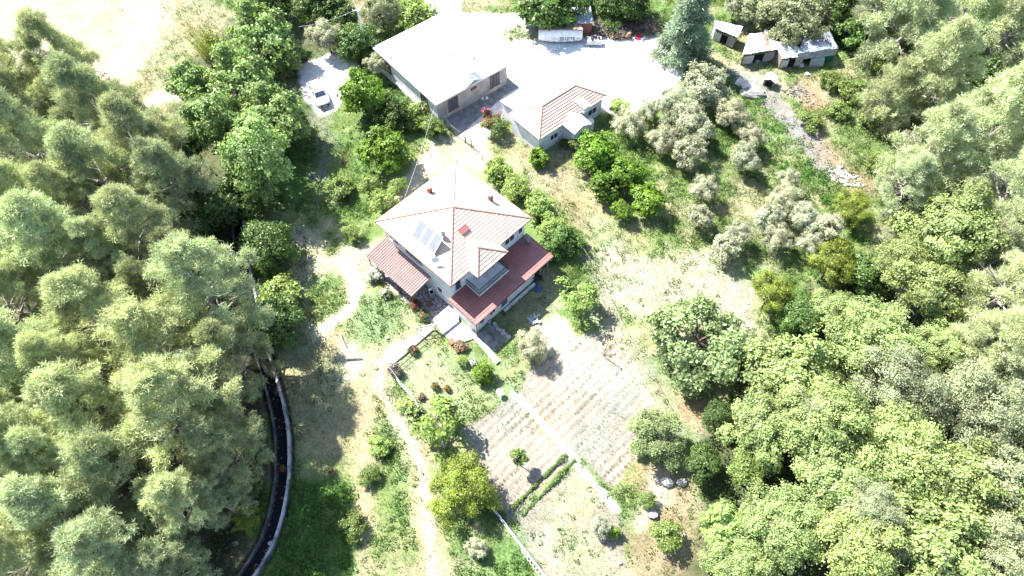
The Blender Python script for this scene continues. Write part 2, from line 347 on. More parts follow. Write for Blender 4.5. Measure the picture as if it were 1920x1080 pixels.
# ------------------------------------------------------------------ grass, weeds (nobody could count them)
def in_view(x, y, m=1.5):
    a = R(PITCH); zc = y*math.cos(a)+CAMH*math.sin(a); px = 960+FPX*x/zc; py = 540-FPX*(y*math.sin(a)-CAMH*math.cos(a))/zc
    return (px > -40) & (px < 1960) & (py > -40) & (py < 1120), px, py
NOGRASS = [[(706,330),(855,280),(1000,400),(1034,480),(892,636),(845,640),(765,560),(690,480)],
           [(700,85),(790,40),(950,110),(975,150),(860,250),(817,215)],[(938,185),(1075,120),(1140,180),(1140,215),(1080,270),(1010,278)]]
def blades(name, n, sel, h0, h1, wd, colf, seed, label, cat, nb=4, spread=.22, lean=.5):
    r = np.random.RandomState(seed); x = r.uniform(-80, 80, n*4); y = r.uniform(6, 98, n*4)
    v, _, _ = in_view(x, y); x = x[v]; y = y[v]
    c, d, g = ground_fields(x, y)
    keep = r.rand(len(x)) < sel(d, g, x, y)
    for p in NOGRASS: keep &= poly_mask(x, y, p, .2, 0) < .5
    keep &= line_mask(x, y, CANAL, 1.7, .3, .1) < .5
    x = x[keep][:n]; y = y[keep][:n]; g = g[keep][:n]; c = c[keep][:n]; k = len(x)
    X = np.repeat(x, nb)+r.normal(0, spread, k*nb); Y = np.repeat(y, nb)+r.normal(0, spread, k*nb)
    Z = height(X, Y); h = r.uniform(h0, h1, k*nb); t = r.uniform(0, 2*math.pi, k*nb); t2 = r.uniform(0, 2*math.pi, k*nb); ln = r.uniform(.1, lean, k*nb)*h*1.6
    bx = np.cos(t)*wd/2; by = np.sin(t)*wd/2; tx = X+np.cos(t2)*ln; ty = Y+np.sin(t2)*ln
    V = np.stack([np.stack([X-bx, Y-by, Z-.02], -1), np.stack([X+bx, Y+by, Z-.02], -1), np.stack([tx, ty, Z+h], -1)], 1).reshape(-1, 3)
    F = np.arange(len(V)).reshape(-1, 3)
    cc = colf(np.repeat(g, nb), r, k*nb)*r.uniform(.75, 1.3, (k*nb, 1)); cc = np.repeat(cc, 3, 0)
    o = bpy.data.objects.new(name, np_mesh(name, V, F, M['blade'], cc)); col.objects.link(o); tag(o, label, cat, kind='stuff'); return o
def grass_col(g, r, n):
    g = np.clip(g+r.normal(0, .22, n), 0, 1)[:, None]
    return np.array((.15,.215,.06))*g+np.array((.28,.25,.15))*(1-g)
blades('meadow_grass', 62000, lambda d, g, x, y: d*.9, .08, .28, .055, grass_col, 1, 'patchy green and straw coloured grass over the open ground', 'grass')
blades('tall_weeds', 22000, lambda d, g, x, y: d*np.clip((vnoise(x, y, 4, 41)-.5)*6, 0, 1)*(d > .4), .25, .6, .08,
       lambda g, r, n: grass_col(g, r, n)*.9, 2, 'taller weeds in rough clumps across the slopes', 'weeds', 5, .25, .8)
def leafy(name, n, sel, size, colr, seed, label, cat, hmax=.5, k=14, spread=.3):
    r = np.random.RandomState(seed); x = r.uniform(-80, 80, n*8); y = r.uniform(6, 98, n*8)
    v, _, _ = in_view(x, y); x = x[v]; y = y[v]; c, d, g = ground_fields(x, y); keep = r.rand(len(x)) < sel(d, g, x, y)
    for p in NOGRASS: keep &= poly_mask(x, y, p, .2, 0) < .5
    keep &= line_mask(x, y, CANAL, 2.2, .3, 0) < .5
    x = x[keep][:n]; y = y[keep][:n]; q = len(x); hh = r.uniform(.3, 1, q)*hmax; sp = spread*r.uniform(.6, 1.4, q)
    d3 = r.normal(0, 1, (q*k, 3)); d3 /= np.linalg.norm(d3, axis=1)[:, None]; d3[:, 2] = np.abs(d3[:, 2])
    P = np.stack([np.repeat(x, k), np.repeat(y, k), height(np.repeat(x, k), np.repeat(y, k))], -1)+d3*np.stack([np.repeat(sp, k), np.repeat(sp, k), np.repeat(hh, k)], -1)
    V, F = leaf_quads(P, d3*.5+np.array((0,0,.5)), size*r.uniform(.7, 1.3, q*k), .6, r)
    cc = np.array(colr)*np.repeat(r.uniform(.65, 1.35, q), k)[:, None]*r.uniform(.8, 1.2, (q*k, 1)); cc = np.repeat(cc, 4, 0)
    o = bpy.data.objects.new(name, np_mesh(name, V, F, M['blade'], cc)); col.objects.link(o); tag(o, label, cat, kind='stuff')
def leaf_quads(P, nrm, size, asp, r):
    n = len(P); nrm = nrm+r.normal(0, .45, (n, 3)); nrm /= np.linalg.norm(nrm, axis=1)[:, None]
    t = r.normal(0, 1, (n, 3)); t -= nrm*(t*nrm).sum(1)[:, None]; t /= np.linalg.norm(t, axis=1)[:, None]; bt = np.cross(nrm, t)
    s = size[:, None]/2; V = np.stack([P-t*s, P+bt*s*asp+nrm*s*.15, P+t*s, P-bt*s*asp+nrm*s*.15], 1).reshape(-1, 3)
    return V, np.arange(n*4).reshape(-1, 4)
inpoly = lambda x, y, p: poly_mask(x, y, p, 1.5, 1.2, 77)
leafy('ground_cover', 15000, lambda d, g, x, y: g*d*np.clip((vnoise(x, y, 3, 51)-.42)*6, 0, 1), .16, (.075,.14,.035), 3, 'low leafy green ground cover in patches among the grass', 'ground cover', .4)
leafy('bramble_cover', 5000, lambda d, g, x, y: np.maximum(inpoly(x, y, [(1330,120),(1420,170),(1560,320),(1600,400),(1480,420),(1430,300),(1340,240)]), inpoly(x, y, [(480,925),(560,895),(660,905),(680,1000),(600,1090),(480,1090)]))*.9,
      .2, (.06,.14,.025), 4, 'dense bright green brambles between the silvery olives and beside the canal', 'brambles', .7, 20, .45)
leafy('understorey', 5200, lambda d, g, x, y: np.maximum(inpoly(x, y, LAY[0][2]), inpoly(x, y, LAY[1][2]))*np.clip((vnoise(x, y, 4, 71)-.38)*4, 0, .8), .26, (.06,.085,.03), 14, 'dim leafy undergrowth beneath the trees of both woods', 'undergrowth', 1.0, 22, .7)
leafy('slope_scrub', 3800, lambda d, g, x, y: np.maximum(inpoly(x, y, [(1180,250),(1300,330),(1400,330),(1480,300),(1620,420),(1640,560),(1440,520),(1330,480),(1200,430)]), inpoly(x, y, [(1540,120),(1700,120),(1700,330),(1620,380),(1560,260)]))*np.clip((vnoise(x, y, 3, 81)-.4)*5, 0, .9), .15, (.15,.19,.075), 15, 'knee high grey-green scrub filling the slope between olives and sheds', 'scrub', .9, 26, .5)
leafy('white_wildflowers', 4000, lambda d, g, x, y: inpoly(x, y, [(1200,470),(1340,480),(1400,560),(1380,640),(1250,620)])*np.clip((vnoise(x, y, 1.5, 9)-.4)*4, 0, 1), .13, (.5,.5,.46), 5, 'drift of white wildflowers over the pale meadow', 'wildflowers', .4, 5, .3)

# ------------------------------------------------------------------ tree prototypes
def gen_crown(seed, lobes, sprays, leaves, size, asp, flat=.75, lobe_r=.42, needle=False, sig=.09, hollow=None, shape='round', tintv=.22, qr=(.42,.84)):
    r = np.random.RandomState(seed); cs = []; rr = []
    for i in range(lobes):
        t = i*2.399963+r.uniform(-.5, .5)
        if shape == 'round':
            z = 1-2*((i+.5)/lobes)*.8; rad = math.sqrt(max(0, 1-z*z)); q = r.uniform(*qr)
            cs.append((math.cos(t)*rad*q, math.sin(t)*rad*q, z*q*flat)); rr.append(lobe_r*r.uniform(.6, 1.3))
        elif shape == 'pine':
            z = 1-1.75*((i+.5)/lobes); rad = min(1, .12+(1-z)*.95)*r.uniform(.45, 1.0); t2 = t+r.uniform(-.6, .6)
            cs.append((math.cos(t2)*rad*.86, math.sin(t2)*rad*.86, z*.95)); rr.append(lobe_r*r.uniform(.65, 1.3)*(.75+.25*min(1, 1-z)))
        elif shape == 'cone':
            z = (i+.5)/lobes; rad = (1-z)**.8*.8+.06; cs.append((math.cos(t)*rad*r.uniform(.55, 1), math.sin(t)*rad*r.uniform(.55, 1), z*3-1.3)); rr.append(lobe_r*(1.1-z*.75))
        elif shape == 'open':
            z = r.uniform(-.5, .7); q = r.uniform(.35, .9); cs.append((math.cos(t)*q, math.sin(t)*q, z*flat)); rr.append(lobe_r*r.uniform(.5, 1.1))
    P = []; NN = []; tint = []; OFF = []
    for c, q in zip(cs, rr):
        c = np.array(c); d = r.normal(0, 1, (sprays, 3)); d[:, 2] += (.9 if shape == 'pine' else .35); d /= np.linalg.norm(d, axis=1)[:, None]
        sp = c+d*q*r.uniform(.55, 1.12, (sprays, 1))*np.array((1, 1, .55 if shape == 'pine' else .8)); ti = r.uniform(1-tintv, 1+tintv, sprays)*r.uniform(.8, 1.22)
        out = d*.6+c*.5; sp_r = np.repeat(sp, leaves, 0); o_r = np.repeat(out, leaves, 0)
        of = r.normal(0, sig, (sprays*leaves, 3))*np.array((1, 1, .6)); OFF.append(of); P.append(sp_r+of); NN.append(o_r+np.array((0, 0, .45))); tint.append(np.repeat(ti, leaves))
    P = np.concatenate(P); NN = np.concatenate(NN); tint = np.concatenate(tint)*r.uniform(.85, 1.15, len(P))
    if needle:
        n = len(P); d = NN/np.linalg.norm(NN, axis=1)[:, None]*.2+np.concatenate(OFF)/sig*.5+r.normal(0, .55, (n, 3)); d /= np.linalg.norm(d, axis=1)[:, None]
        L = size*r.uniform(.6, 1.3, (n, 1)); s = np.cross(d, r.normal(0, 1, (n, 3))); s /= np.linalg.norm(s, axis=1)[:, None]; s *= size*asp
        V = np.stack([P-s, P+s, P+d*L+s*.25, P+d*L-s*.25], 1).reshape(-1, 3); F = np.arange(n*4).reshape(-1, 4)
    else: V, F = leaf_quads(P, NN, size*r.uniform(.65, 1.35, len(P)), asp, r)
    hue = r.normal(0, .06, len(P)); cc = np.stack([tint*(1+hue), tint, tint*(1-hue)], -1); return V, F, np.repeat(cc, 4, 0)
def gen_wood(seed, n=9, shape='round', up=.9):
    "trunk reaching 1 in z, limbs in a unit crown; joined in one surface list"
    r = random.Random(seed); m = MB(); pts = [Vector((0,0,-.02))]; rad = .075
    for k in range(1, 6): pts.append(Vector((r.uniform(-.05,.05)*k*.6, r.uniform(-.05,.05)*k*.6, k/5.0*1.02)))
    for i in range(5): m.tube(pts[i], pts[i+1], rad*(1-.13*i), rad*(1-.13*(i+1)), 7, i in (0,4))
    for i in range(n):
        k = 3+i*1.8/n if shape != 'cone' else 1+i*3.8/n; j = int(k); f = k-j; p = pts[j].lerp(pts[min(j+1,5)], f); t = i*2.4+r.uniform(-.4,.4)
        e = r.uniform(.5,.85); mid = p+Vector((math.cos(t)*e*.5, math.sin(t)*e*.5, r.uniform(.04,.12)*up)); q = p+Vector((math.cos(t)*e, math.sin(t)*e, r.uniform(.1,.25)*up))
        g_ = .62 if shape == 'pine' else 1; m.tube(p, mid, .035*g_, .022*g_, 5, False); m.tube(mid, q, .022*g_, .006, 5)
        for s in range(2):
            u = t+r.uniform(-.9,.9); m.tube(mid, mid+Vector((math.cos(u)*.35, math.sin(u)*.35, r.uniform(.02,.15))), .015*g_, .004, 4)
    return m
PR = {}
KIND = {  # crown settings, colour, wood, name
 'P': dict(k=dict(lobes=52, sprays=38, leaves=28, size=.05, asp=.095, needle=True, sig=.027, lobe_r=.22, tintv=.38, shape='pine'), c=(.41,.465,.27), nm='pine_tree', cat='pine'),
 'B': dict(k=dict(lobes=26, sprays=30, leaves=17, size=.07, asp=.75, sig=.05, flat=.95, lobe_r=.29, tintv=.3, qr=(.4,.9)), c=(.18,.26,.09), nm='plane_tree', cat='tree'),
 'R': dict(k=dict(lobes=30, sprays=44, leaves=19, size=.048, asp=.75, sig=.042, flat=.8, lobe_r=.29, tintv=.38, qr=(.4,.95)), c=(.24,.305,.115), nm='plane_tree', cat='tree'),
 'G': dict(k=dict(lobes=34, sprays=32, leaves=20, size=.047, asp=.6, sig=.042, flat=.8, lobe_r=.26, qr=(.4,.92)), c=(.25,.285,.17), nm='oak_tree', cat='tree'),
 'O': dict(k=dict(lobes=24, sprays=28, leaves=20, size=.085, asp=.35, sig=.06, flat=.85, lobe_r=.28, tintv=.3, qr=(.4,.9)), c=(.34,.355,.255), nm='olive_tree', cat='olive tree'),
 'C': dict(k=dict(lobes=16, sprays=32, leaves=14, size=.11, asp=.7, sig=.065, flat=.9, lobe_r=.36, tintv=.25), c=(.105,.19,.02), nm='citrus_tree', cat='fruit tree'),
 'Y': dict(k=dict(lobes=34, sprays=24, leaves=24, size=.055, asp=.45, sig=.06, flat=.7, lobe_r=.24, qr=(.35,1.1), tintv=.35), c=(.16,.205,.03), nm='pomegranate_bush', cat='bush'),
 'D': dict(k=dict(lobes=22, sprays=30, leaves=17, size=.08, asp=.7, sig=.06, flat=.9, lobe_r=.31, qr=(.4,.92), tintv=.3), c=(.07,.125,.03), nm='leafy_tree', cat='tree'),
 'S': dict(k=dict(lobes=46, sprays=24, leaves=26, size=.11, asp=.11, needle=True, sig=.07, lobe_r=.3, shape='cone'), c=(.21,.27,.19), nm='cedar_tree', cat='conifer'),
 'W': dict(k=dict(lobes=34, sprays=30, leaves=15, size=.075, asp=.6, sig=.055, flat=.75, lobe_r=.27, shape='open', tintv=.25), c=(.19,.25,.11), nm='walnut_tree', cat='tree'),
 'F': dict(k=dict(lobes=9, sprays=12, leaves=12, size=.2, asp=.6, sig=.1, flat=.7, lobe_r=.35, shape='open', tintv=.25), c=(.16,.24,.06), nm='young_fruit_tree', cat='fruit tree'),
 'H': dict(k=dict(lobes=17, sprays=22, leaves=13, size=.12, asp=.6, sig=.09, flat=.65, lobe_r=.3, qr=(.3,1.0), tintv=.3), c=(.15,.21,.055), nm='shrub', cat='shrub'),
}
def proto(kind, var):
    if (kind, var) not in PR:
        K = KIND[kind]; kk = dict(K['k']); kk['size'] *= (.8, 1, 1.25)[var % 3] if kind != 'P' else (.92, 1, 1.08)[var % 3]; kk['sprays'] = int(kk['sprays']*(1.3, 1, .85)[var % 3]); V, F, cc = gen_crown(hash_(kind)+var*31, **kk)
        cm = np_mesh('crown', V, F, M['needle'] if K['k'].get('needle') else M['leaf'], cc)
        wm = gen_wood(var*7+3, {'P':16,'W':12,'S':12}.get(kind, 8), {'S':'cone','P':'pine'}.get(kind, 'round'))
        wme = bpy.data.meshes.new('trunk'); wme.from_pydata(wm.v, [], wm.f); wme.materials.append(M['bark_pale'] if kind in 'BORP' else M['bark'])
        PR[kind, var] = (cm, wme)
    return PR[kind, var]
def hash_(s): return sum(ord(c)*37 for c in s)
trnd = random.Random(5)
def tree(kind, px, py, r, h, label, group=None, colmul=1.0, var=None, name=None, cat=None):
    K = KIND[kind]; rad = r*(1.3 if kind == 'P' else 1.14 if kind in 'BRGW' else .9 if kind == 'O' else 1.0)/pxm(px, py, h*.6)
    vz = {'S': 1.0, 'P': 1.4, 'B': 1.2, 'R': 1.1, 'G': 1.1}.get(kind, .9)
    if kind in 'BRG': h *= .85
    if kind in 'CDO': h *= .8; vz = 1.05
    zc = h-rad*vz*.85 if kind not in 'SP' else h-rad*(1.44 if kind == 'S' else 1.15)
    zc = max(zc, rad*.55); c = at(px, py, zc); v = trnd.randrange(3) if var is None else var
    cm, wm = proto(kind, v)
    e = empty(name or K['nm'], (c.x, c.y, 0), trnd.uniform(0, 6.28), label, cat or K['cat'], group)
    t = bpy.data.objects.new('trunk', wm); col.objects.link(t); t.parent = e; t.scale = (rad*.95, rad*.95, zc)
    k = bpy.data.objects.new('crown', cm); col.objects.link(k); k.parent = e; k.location = (0,0,zc)
    sx = trnd.uniform(.93, 1.08); k.scale = (rad*sx, rad/sx, rad*vz*trnd.uniform(.92, 1.1))
    m = colmul*trnd.uniform(.92, 1.08); hs = trnd.uniform(-.03, .05); k.color = (K['c'][0]*m*(1+hs), K['c'][1]*m, K['c'][2]*m*(1-hs), 1)
    return e
# ------------------------------------------------------------------ trees and shrubs: kind, outline centre, outline radius (px), height (m), label, group, tone (own tone, with shade or sun on the crown worked in)
TP = 'pines of the wood left of the canal'; TR = 'trees of the wood on the right'; TO = 'olive trees on the slope'; TL = 'leafy trees left of the farm yard'
TREES = [
 ('P',118,128,62,11,'dark upswept pine at the very tip of the wood, against the pale field',TP,.8), ('P',18,195,58,11,'pine at the left edge just below the pale field',TP,.8),
 ('P',180,215,72,12,'pine below the dark upswept one at the edge of the pale field',TP,.85), ('P',60,285,78,13,'wide pine at the left edge, second below the field',TP,.8),
 ('P',262,272,66,13,'soft grey-green pine beside the sandy track',TP,.85), ('P',190,345,84,13,'large pine in the middle of the upper wood',TP,.95),
 ('P',45,400,78,13,'bright topped pine on the left edge, a third of the way down',TP,.95), ('P',318,345,62,12,'dull green pine touching the big leafy plane trees',TP,.72),
 ('P',118,478,88,14,'broad pine left of the dark gap in the wood',TP,1), ('P',262,440,70,13,'pine just above the dark gap in the wood',TP,.85),
 ('P',12,560,66,13,'pine on the left edge half way down',TP,.95), ('P',392,548,84,15,'tall bright pine standing out where the canal disappears',TP,1.08),
 ('P',190,600,86,14,'pale pine right under the dark gap',TP,1.05), ('P',55,680,84,14,'full crowned pine near the left edge, below the middle',TP,1),
 ('P',300,655,84,14,'light pine behind the tall bright one',TP,1.05), ('P',432,668,58,11,'shaded green pine leaning over the head of the open canal',TP,.75),
 ('P',170,775,88,14,'big yellowish pine in the lower middle of the wood',TP,1.05), ('P',335,770,92,16,'tallest pale yellow pine with layered cloud-like boughs',TP,1.15),
 ('P',45,850,80,14,'pine in the lower left with bright tips',TP,1), ('P',228,885,78,13,'pine beneath the tallest pale one',TP,.95),
 ('P',412,842,64,12,'dark low pine beside the curve of the canal',TP,.7), ('P',112,960,84,14,'pine close to the lower left corner',TP,1),
 ('P',338,938,56,12,'small pine with one bright flat bough over bare ground',TP,1.1), ('P',38,1045,78,13,'pine filling the lower left corner',TP,.95),
 ('P',212,1035,80,13,'pine cut by the bottom edge left of the bare ground',TP,.95), ('P',-20,760,60,13,'pine half outside the left edge below the middle',TP,.95),
 ('P',330,490,48,10,'shaded pine behind the dark gap in the wood',TP,.6), ('P',120,380,50,12,'pine squeezed between two larger ones high in the wood',TP,.85),
 ('P',300,1075,60,10,'dark pine on the bottom edge near bare ground',TP,.7), ('P',100,855,60,13,'pine between two pale crowns low on the left',TP,1.05),
 ('P',120,690,60,13,'yellow-green pine crowded in the centre of the wood',TP,1.05), ('P',270,540,44,10,'low pine at the mouth of the dark gap',TP,.7),
 ('P',10,130,50,10,'pine at the left edge touching the pale field',TP,.85), ('P',-15,480,60,12,'pine mostly outside the left edge above the middle',TP,.9), ('P',400,930,44,9,'dim low pine over the bare ground by the canal',TP,.7), ('P',185,470,50,12,'pine left of the dark gap, behind the broad one',TP,.95), ('P',375,720,56,12,'pine in the shade of the tallest pale one',TP,.8),
 # big leafy trees left of the yard
 ('B',500,78,62,8,'tall airy plane tree at the top, beside the bright bamboo',TL,1.2), ('B',362,160,38,8,'narrow leafy tree left of the bright bamboo',TL,1.12),
 ('B',462,165,64,10,'dense plane tree left of the parked car, upper part of the clump',TL,1.12), ('B',540,108,32,5,'plane tree at the upper left corner of the car park',TL,1.0),
 ('B',523,220,56,9.5,'dark plane tree directly left of the parked car',TL,1.06), ('B',395,235,56,11,'pale leaved plane tree on the side facing the pines',TL,1),
 ('B',478,300,68,12,'bright plane tree with glinting leaves at the foot of the clump',TL,1.35), 
 ('D',345,300,40,8,'dark bushy tree between pines and plane trees',TL,.8), ('D',400,395,52,7,'deep green thicket at the hidden head of the canal',TL,.8),
 ('D',500,462,58,5,'large shady bush right of the upper canal',TL,1.15), ('D',452,372,40,6,'dark thicket below the bright plane tree',TL,.7),
 ('H',525,545,40,3.4,'sunlit bush above the round dark bush by the canal',TL,1.2), ('D',520,600,56,5.5,'round dark bush where the canal comes into the open',TL,1.25),
 ('D',505,5,42,7,'dark tree on the top edge above the tall airy plane',TL,.9), ('D',598,12,44,7,'dark tree on the top edge left of the power pole',TL,.9),
 ('O',612,68,40,6,'silvery olive tree above the car park',TL,1), ('D',672,82,42,6,'bushy fig-like tree between car park and flat roofed house',TL,1.25),
 ('D',640,30,34,6,'dark tree beneath the power pole',TL,.9), ('G',715,25,38,6,'greyish tree right of the power pole',TL,.8),
 ('H',785,28,36,4,'light yellow-green tree behind the flat roofed house',TL,1.3), ('O',708,120,26,4.5,'small silvery tree at the west wall of the flat roofed house',TL,1.1),
 ('C',678,175,46,7,'large bright green round tree right of the parked car','round trees by the flat roofed house',1.1), ('C',725,285,46,6,'rounded bright green tree below the flat roofed house','round trees by the flat roofed house',1.15),
 ('D',735,215,38,4,'dark bush squeezed against the flat roofed house wall',TL,.95), ('H',808,235,22,2.5,'small bush at the south corner of the flat roofed house','garden bushes',1),
 ('H',770,215,28,2.6,'pale weedy shrub along the west wall','garden bushes',1.1), ('H',715,378,28,2.4,'light green shrub by the north-west corner of the main roof','garden bushes',1.3),
 ('H',660,432,17,2,'small bright round bush on the sand left of the red canopy','garden bushes',1.4), ('H',745,345,20,2,'yellowish shrub under the overhead wire','garden bushes',1.3),
 ('H',640,350,26,2.2,'shrub in the grass below the big shade','garden bushes',1), ('H',690,345,22,2,'low shrub left of the yellowish one','garden bushes',1.1),
 # top middle
 ('D',1030,22,60,6,'spreading green tree over the white banner','trees along the top of the yard',1.3), ('D',1165,5,56,6,'dark green tree over the brushwood','trees along the top of the yard',1.1),
 ('D',1110,-10,34,6,'dark tree between the two big yard trees','trees along the top of the yard',1), ('S',1290,52,54,10,'blue-green cedar with drooping boughs at the end of the yard','trees along the top of the yard',1),
 ('G',1478,38,62,8,'grey-green oak above the tin sheds','trees along the top of the yard',.95), ('G',1420,8,40,7,'grey-green oak on the top edge left of the sheds','trees along the top of the yard',.95),
 ('O',1380,10,30,5,'grey bush tree on the top edge beside the cedar','trees along the top of the yard',.9), ('D',1600,62,38,5,'bright leafy tree right of the green sided shed','trees along the top of the yard',1.4),
 ('D',1560,12,42,7,'dark tree behind the green sided shed','trees along the top of the yard',.8),
 # olives and citrus on the slope
 ('O',1318,165,54,6.5,'largest olive tree, at the end of the white yard',TO,1.05), ('O',1262,195,46,6,'pale olive at the right edge of the white yard',TO,1.1), ('O',1300,235,50,6,'olive in the heart of the upper olive clump',TO,1.05),
 ('O',1372,215,40,5,'olive on the bramble side of the upper clump',TO,.95), ('O',1182,232,38,5,'olive right of the small tiled house',TO,1.05), ('O',1245,262,36,5,'olive behind the bright citrus trees',TO,.95),
 ('O',1290,285,38,5,'olive at the lower tip of the upper clump',TO,1), ('O',1398,298,34,5,'round lone olive right of the upper clump',TO,1), ('O',1322,352,32,4.5,'round olive half way down the slope',TO,1),
 ('O',1312,408,28,4,'thin grey olive next to a gully',TO,.9), ('O',1388,432,28,4.5,'small olive above the white flowers',TO,1), ('O',1362,460,34,4.5,'olive at the top edge of the white flowers',TO,1),
 ('O',1470,375,38,5,'pale olive in the right hand olive row, topmost',TO,1.1), ('O',1440,408,34,4.5,'olive on the left of the right hand group',TO,1.05), ('O',1460,445,34,4.5,'lowest olive of the right hand group',TO,1),
 ('O',1512,410,38,5,'big olive in the middle of the right hand group',TO,1.1), ('O',1555,425,32,4.5,'rightmost olive, beside leafy trees',TO,1.1), ('O',1520,455,30,4,'small olive below the big middle one',TO,1),
 ('O',1480,335,26,4,'thin olive above the right hand group',TO,.95), ('O',1410,255,30,4.5,'olive by the bramble strip',TO,.9), ('O',1215,205,26,4,'low olive at the yard corner',TO,1.1),
 ('C',1118,290,44,5.5,'biggest citrus tree of the group right of the tiled house','citrus trees on the slope',1.3), ('C',1172,325,34,4.5,'citrus tree on the right of the citrus group','citrus trees on the slope',1.1),
 ('C',1138,352,34,4.5,'dark citrus tree in front of the biggest one','citrus trees on the slope',.85), ('C',1215,378,35,4.5,'round yellow-green citrus tree standing lowest right','citrus trees on the slope',1.3),
 ('C',1168,398,22,3,'smallest citrus tree, left of the lowest round one','citrus trees on the slope',1), ('C',1010,297,21,2.6,'round clipped citrus bush below the tiled house','citrus trees on the slope',1.1),
 ('H',1160,200,20,2.2,'yellow-green bush at the east corner of the tiled house','garden bushes',1.7), ('H',1082,268,16,1.8,'leafy bush under the annex window','garden bushes',1),
 ('H',935,322,27,2.4,'vine-like bush at the top of the row behind the main house','bushes in the row behind the main house',1.5), ('H',970,350,29,2.6,'second bush of the row behind the main house','bushes in the row behind the main house',1.5),
 ('H',1008,388,29,2.8,'third bush of the row behind the main house','bushes in the row behind the main house',1.5), ('H',1035,420,26,2.6,'fourth bush of the row, by the roof corner','bushes in the row behind the main house',1.3),
 ('D',1060,452,34,3,'last dark bush of the row, at the corner of the red roof','bushes in the row behind the main house',1.5), ('D',1030,470,24,2.4,'low bush against the red roof corner','bushes in the row behind the main house',1.5),
 ('F',1082,556,38,4,'ring shaped fruit tree on the sand right of the house','young fruit trees',1),
 ('O',998,648,38,4.2,'silvery olive tree between house and vegetable plot','olive near the house',1.1),
 ('C',905,702,23,2.3,'round bright shrub in the garden lawn','garden bushes',1.1), ('H',866,674,12,1.1,'spiky light green plant beside the round shrub','garden bushes',1.6),
 ('F',808,785,50,5,'airy light green fruit tree over the fence','young fruit trees',1.15), ('Y',868,915,66,4.6,'large yellow-green pomegranate bush at the plot corner','pomegranate bushes',1.2),
 ('F',971,855,19,2.8,'single small tree standing in the ploughed plot','young fruit trees',1), ('H',845,862,24,2,'yellowish bush just above the pomegranate','garden bushes',1.2),
 ('O',893,1030,24,2,'small pale grey bush in the lower meadow','garden bushes',1.2), ('O',1125,985,24,2.4,'grey bush at the lower end of the plot','garden bushes',1), ('C',1150,998,13,1.4,'small bright bush beside the grey one','garden bushes',1.2),
 ('H',715,835,22,1.2,'yellow-green sapling patch on the meadow track','garden bushes',1.5), ('Y',462,975,24,2.2,'yellow bush between pines and canal','garden bushes',1.1), ('H',470,905,24,2,'olive green bush on the bank beside the canal','garden bushes',.8),
   
 ('H',660,985,26,.9,'small thicket at the edge of the shade','garden bushes',.8), ('H',690,890,22,1.2,'clump of taller grass in the shade','garden bushes',.9),
 # right wood
 ('W',1308,640,82,6.5,'wide open walnut tree with visible pale twigs below the flowers',TR,1.1), ('W',1232,822,50,4.5,'open fruit tree at the right edge of the ploughed plot',TR,1), ('H',1195,842,16,1.6,'little bush on the plot side of the open fruit tree','garden bushes',1.3),
 ('Y',1448,545,38,5,'bright yellow-green tree at the end of the white flowers',TR,1.1), ('Y',1562,490,42,5,'bright lime tree below the right hand olives',TR,1), ('D',1622,515,50,6,'dark bushy oak right of the bright lime tree',TR,1.15),
 ('D',1500,590,46,6,'mid green tree between bright tree and woodland',TR,1.3), ('R',1560,590,50,7,'light plane tree at the upper rim of the wood',TR,.95), ('Y',1600,385,36,4,'yellowish bush above the leafy wood',TR,1),
 ('R',1788,435,84,12,'great plane tree, highest of the leafy ones on the right',TR,1), ('R',1745,545,62,11,'plane tree beneath the great one, in part shade',TR,.8), ('R',1690,490,48,9,'soft green tree left of the great plane',TR,.8),
 ('R',1648,640,78,11,'bright yellow-green plane tree in the middle of the wood',TR,1.15), ('R',1480,705,76,10,'plane tree at the left rim beside the walnut',TR,1), ('R',1540,790,84,12,'plane tree with a dark pocket on its right',TR,1),
 ('R',1425,800,62,9,'plane tree overhanging the bare bank',TR,1), ('G',1688,722,72,11,'grey-green oak surrounded by plane trees',TR,.95), ('G',1838,760,84,12,'broad grey-green oak near the right edge',TR,.95),
 ('R',1762,650,44,9,'yellow plane tree next to the grey oak',TR,1.15), ('R',1680,850,88,12,'large pale plane tree in the lower right',TR,1.1), ('R',1560,905,72,11,'plane tree left of the large pale one',TR,1.05),
 ('R',1790,905,84,12,'plane tree between the large pale one and the grey edge',TR,1.05), ('R',1470,985,72,10,'plane tree on the lower left of the wood',TR,1.05), ('R',1610,1015,84,12,'plane tree on the bottom edge, left of centre of the wood',TR,1.1),
 ('R',1745,1020,84,12,'plane tree on the bottom edge, right of its neighbour',TR,1.1), ('G',1890,905,62,12,'silvery grey tree at the right edge, low down',TR,1.05), ('G',1882,1035,70,12,'silvery tree in the lower right corner',TR,1.05),
 ('B',1358,985,42,6,'mid green small tree at the foot of the bank',TR,1.6), ('H',1405,880,36,5,'fine feathery tree between bank and wood',TR,1.2), ('D',1318,870,34,4,'dark green bush on the bank','bushes on the bank',1), ('D',1345,780,30,4,'dark bush in the hollow below the walnut','bushes on the bank',.8),
 ('D',1395,665,32,4,'dark bush right of the walnut','bushes on the bank',.9), ('H',1255,1000,30,2.4,'green bush on the bare slope at the bottom','bushes on the bank',1.1), ('H',1215,940,18,1.5,'little bush by the sandy hollow','bushes on the bank',1),
 ('R',1390,1060,60,7,'light tree on the bottom edge beside the slope',TR,1), ('G',1640,950,44,12,'pale oak wedged between plane trees',TR,1), ('R',1850,650,52,10,'shaded tree under the edge pine',TR,.75),
 ('P',1700,60,78,12,'pine on the upper right beside the bright leafy tree',TR,.95), ('P',1800,18,72,12,'pine on the top edge toward the right corner',TR,1), ('P',1895,60,66,12,'pine in the upper right corner',TR,.85),
